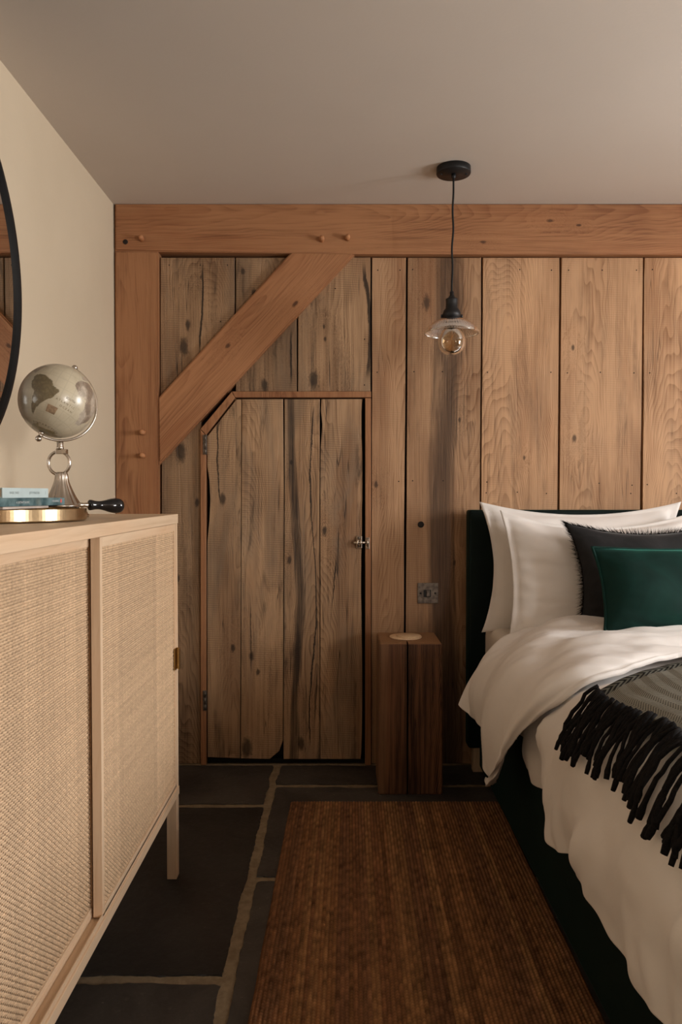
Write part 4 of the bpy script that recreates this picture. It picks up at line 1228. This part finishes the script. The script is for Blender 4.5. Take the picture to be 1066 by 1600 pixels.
FLV = [[Vector((p[0], p[1], p[2] - (0.030 if k >= 4 else 0.012 if k == 3 else 0.0))) for k, p in enumerate(r)] for r in FL]
nu_, nv_ = 200, 90
V, Fc = [], []
grid = []
for j in range(nv_ + 1):
    v = j / nv_
    row = []
    for i in range(nu_ + 1):
        u = i / nu_
        cps = [spline(r, u ** 1.2) for r in FLV]
        row.append(spline(cps, v))
    grid.append(row)
for j in range(nv_ + 1):
    for i in range(nu_ + 1):
        p = grid[j][i]
        du_ = grid[j][min(nu_, i + 1)] - grid[j][max(0, i - 1)]
        dv2 = grid[min(nv_, j + 1)][i] - grid[max(0, j - 1)][i]
        nm = dv2.cross(du_)
        if nm.length > 1e-9: nm.normalize()
        if nm.z < 0 and abs(nm.z) > abs(nm.x): nm = -nm
        if nm.x > 0 and abs(nm.x) > abs(nm.z) and p.x < 1: nm = -nm
        u = i / nu_
        # soft folds fanning from the mattress edge to the hem, and rumples on top
        sd_ = 1.0 / (1.0 + math.exp((p.x - 0.66) / 0.05))
        fan = math.sin(2 * PI * (3.0 * j / nv_ + 0.7 * u * 3) + 2.4 * mnoise.noise(p * 3.2)) * (0.003 + 0.010 * sd_)
        rump = mnoise.noise(Vector((p.x * 4.0 + p.y * 5, p.y * 9 - p.x * 2, 1.0))) * (0.010 + 0.008 * (1 - sd_))
        fine = mnoise.noise(Vector((p.x * 14 + p.y * 9, p.y * 30, 3.0))) * 0.006
        e = min(1.0, j / 6.0)
        V.append(p + nm * (fan + rump + fine) * e)
for j in range(nv_):
    for i in range(nu_):
        q = j * (nu_ + 1) + i
        Fc.append((q, q + nu_ + 1, q + nu_ + 2, q + 1))
ff_ = mesh('folded_top', V, Fc, M['cotton'], dv_, (1.3, -0.8, 0.66), True)
md = ff_.modifiers.new('thickness', 'SOLIDIFY'); md.thickness = 0.014; md.offset = -1.0; md.use_rim = True

# ---- throw with tassels
tw = thing('throw_blanket', 'grey herringbone wool throw with black tassels lying across the duvet', 'blanket', (1.3, -1.6, 0.70))
V, Fc, UVW = [], [], []
nx_, ny_ = 120, 90
def throw_pt(s_, t, off):
    """s_: metres inward from the tasselled end, t: metres from the far edge"""
    Y = -1.375 + 0.62 * min(s_, 0.35) - 0.25 * max(0, min(s_ - 0.35, 0.6)) * 0.2 - t * 1.0
    a = 0.005 + s_ + 0.012 * math.sin(Y * 14) + t * 0.02
    return duvet_pt(a, Y, off + 0.003 * mnoise.noise(Vector((s_ * 9, t * 9, 1))) )
for j in range(ny_ + 1):
    t = 0.62 * j / ny_
    for i in range(nx_ + 1):
        s_ = 1.35 * (i / nx_) ** 1.3
        V.append(throw_pt(s_, t, 0.031)); UVW.append((s_, t, 0.0))
for j in range(ny_):
    for i in range(nx_):
        q = j * (nx_ + 1) + i
        Fc.append((q, q + 1, q + nx_ + 2, q + nx_ + 1))
tb = mesh('blanket_cloth', V, Fc, M['wool'], tw, (1.3, -1.6, 0.70), True)
at_ = tb.data.attributes.new('wuv', 'FLOAT_VECTOR', 'POINT')
at_.data.foreach_set('vector', [c for q in UVW for c in q])
md = tb.modifiers.new('thickness', 'SOLIDIFY'); md.thickness = 0.007; md.offset = 1.0
rnd = random.Random(5)
for k in range(66):
    t = 0.004 + k * 0.0093
    L = rnd.uniform(0.105, 0.150)
    skew = rnd.uniform(-0.02, 0.02) + 0.02 * math.sin(k * 0.9); lift = rnd.uniform(0.034, 0.046)
    Y0 = -1.375 - t; a0 = 0.010 + 0.012 * math.sin(Y0 * 14) + t * 0.02
    pts = []
    for i in range(11):
        q = i / 10
        off = lift - (lift - 0.024) * min(1, q * 2.2) + 0.008 * math.sin(PI * q) * rnd.random() * (1 if k % 5 == 0 else 0.3)
        pts.append(duvet_pt(a0 - L * q, Y0 + skew * q + 0.006 * math.sin(q * 5 + k), off))
    ph = rnd.random() * 6
    o = tube('tassel', pts, lambda q: 0.0043 * (1 + 0.16 * math.sin(q * 60 + ph)) * (1.0 if q < 0.86 else (1.45 if q < 0.95 else 1.2)), M['fringe'], tw, 7)
